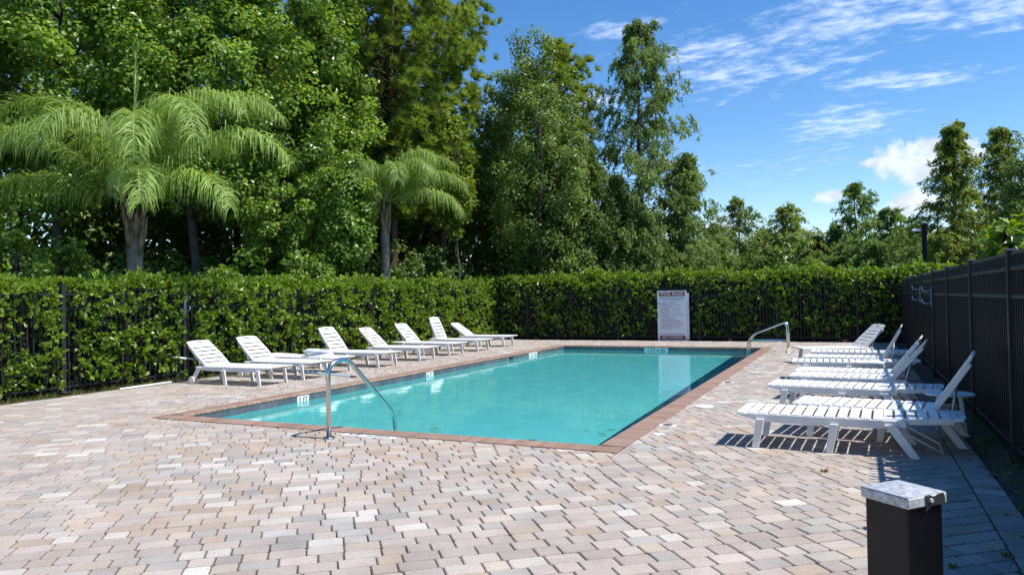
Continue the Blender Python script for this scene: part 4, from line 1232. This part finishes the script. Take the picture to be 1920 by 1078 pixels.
for loc, h, rx, mt, lab in (((-8.2, 48.9), 6.2, 2.0, 'cypress', 'low dark cypress at the left end of the far row, beside the tall one'), ((-7.4, 54.0), 8.4, 3.6, 'cypress', 'dark pointed cypress, leftmost full tree of the far row'),
    ((-6.0, 56.5), 6.3, 2.9, 'cypress', 'low cypress between the two pointed ones of the far row'), ((-4.1, 53.3), 7.6, 3.5, 'cypress_yellow', 'yellowish pointed cypress in the far row'),
    ((-2.4, 56.0), 5.6, 1.9, 'cypress', 'low dark cypress in the dip of the far row'), ((-1.2, 55.6), 6.3, 1.2, 'cypress_light', 'short spindly cypress left of the pale airy one'),
    ((.25, 55.3), 9.0, 3.4, 'cypress_light', 'pale airy cypress with see-through crown in the far row'), ((2.0, 51.9), 6.8, 3.6, 'cypress_light', 'round-topped light green cypress left of the lamp pole'),
    ((3.4, 57.0), 5.8, 2.9, 'cypress', 'low cypress directly behind the lamp pole'), ((1.1, 50.0), 4.6, 2.3, 'cypress_light', 'low light green cypress in front of the pale airy one'), ((-9.8, 52.0), 5.2, 2.6, 'cypress', 'low dark cypress closing the gap beside the tall one'), ((-5.0, 50.5), 4.6, 2.4, 'cypress', 'low bushy cypress before the two pointed ones'), ((-2.6, 51.5), 4.3, 2.4, 'cypress', 'low bushy cypress before the yellowish one'), ((-.6, 52.5), 4.6, 2.2, 'cypress_light', 'low bushy cypress under the spindly one'), ((5.2, 54.0), 5.4, 3.2, 'cypress', 'low bushy cypress between lamp pole and golden cypress')):
    cypress(lab, loc, h, .3, rx, M[mt], 84, 10, 15, (.1, .65), .13, .4, .26, .05, .7, GF)
cypress('tall golden cypress with a thin pointed top right of the lamp pole', (4.75, 44.1), 10.2, .8, 3.4, M['cypress_yellow'], 150, 9, 27, (.1, .6), .16, .35, .195, .05, 1.0)
cypress('tall golden brown cypress behind the right fence, second from the lamp pole', (7.5, 48.5), 10.6, 1.0, 3.0, M['cypress_yellow'], 135, 9, 27, (.0, .5), .16, .35, .195, .08, .7)
broadleaf('oak_tree', 'dark tree at the right border of the picture above the fence', 'tree', (7.4, 38.2), 7.6, .8, 2.1, 2.1, M['leaf_oak'], .15, 170, 100, (.4, .7), .15, tone=(-.2, .3))

# ------------------------------------------------------------------ understorey
def shrub(loc, h, r, label, material, n=34, per=56, size=.152, group='shrubs in the shade under the wood'):
    return broadleaf('shrub', label, 'shrub', loc, h, .1, r, r, material, size, n, per, (.22, .42), .035, group, (-.2, .4))
GS = 'dark shrubs massed under the trees of the wood'
random.seed(5)
for i in range(30):
    t_ = i / 29
    x_, y_ = -24.0 + t_ * 12.5 + random.uniform(-.5, .5), 9.8 + t_ * 18.5 + random.uniform(-.5, .5)
    if x_ > -14.6 and y_ < 26.8: x_ = -14.8 - random.random() * .5
    shrub((x_, y_), random.uniform(2.3, 3.7), random.uniform(.8, 1.25), 'dark leafy shrub growing in the shade between hedge and wood', M['shrub' if random.random() < .6 else 'leaf_oak'], group=GS)
for i in range(10):
    t_ = i / 9
    broadleaf('shrub', 'dark thicket far inside the wood', 'shrub', (-35.0 + 20 * t_ + random.uniform(-.6, .6), 19.5 + 16.5 * t_ + random.uniform(-.6, .6)), random.uniform(3.6, 4.6), -.3, 2.1, 1.9, M['leaf_oak'], .24, 60, 70, (.4, .7), .05, 'dark thickets far inside the wood', (-.2, .3))
shrub((-16.6, 9.6), 3.9, .95, 'bright leafy shrub left of the large palm trunk', M['leaf_gum'], 44)
shrub((-16.9, 11.3), 3.3, .8, 'lit shrub with pale leaves just behind the large palm trunk', M['leaf_gum'], 36)
shrub((-15.0, 14.6), 2.9, .75, 'lit bushy shrub right of the large palm trunk, topping the hedge', M['leaf_gum'], 36)
shrub((-14.9, 17.4), 3.1, .8, 'lit bushy shrub under the leafy sapling', M['leaf_gum'], 36)
shrub((-12.6, 28.4), 3.8, 1.2, 'shrub below the round oak at the far left hedge corner', M['shrub'], 44)
shrub((-10.3, 28.3), 3.3, 1.1, 'shrub behind the far hedge below the dark leaning cypress', M['shrub'], 40)
shrub((-3.4, 28.2), 3.3, .8, 'bright sprigs standing above the far hedge behind the sign', M['leaf_hedge'], 30, 80, .13)
shrub((-1.9, 28.2), 3.75, .9, 'bright leafy shrub standing above the far hedge right of the sign', M['leaf_hedge'], 30, 80, .13)
broadleaf('shrub', 'large-leaved bright shrub leaning over the right fence', 'shrub', (2.2, 12.0), 2.5, 1.5, .45, .8, M['leaf_hedge'], .16, 50, 60, (.2, .38), .03, 'shrubs in the shade under the wood', (.1, .5))
# the wood far beyond, one continuous low band
Lv = Leaves(); k = 520
fx = rng.uniform(-17, 17, k); fh = 5.6 + 1.6 * np.array([mnoise.noise(Vector((x * .35, 2.0, 0))) for x in fx])
fz = fh * rng.random(k) ** .7 + .3
clump_leaves(Lv, np.stack([fx, rng.uniform(60, 65, k), fz], 1), rng.uniform(.6, 1.1, k), 70, .26, rng.uniform(.0, .5, k))
tag(Lv.obj('far_wood', M['cypress_light']), kind='stuff')
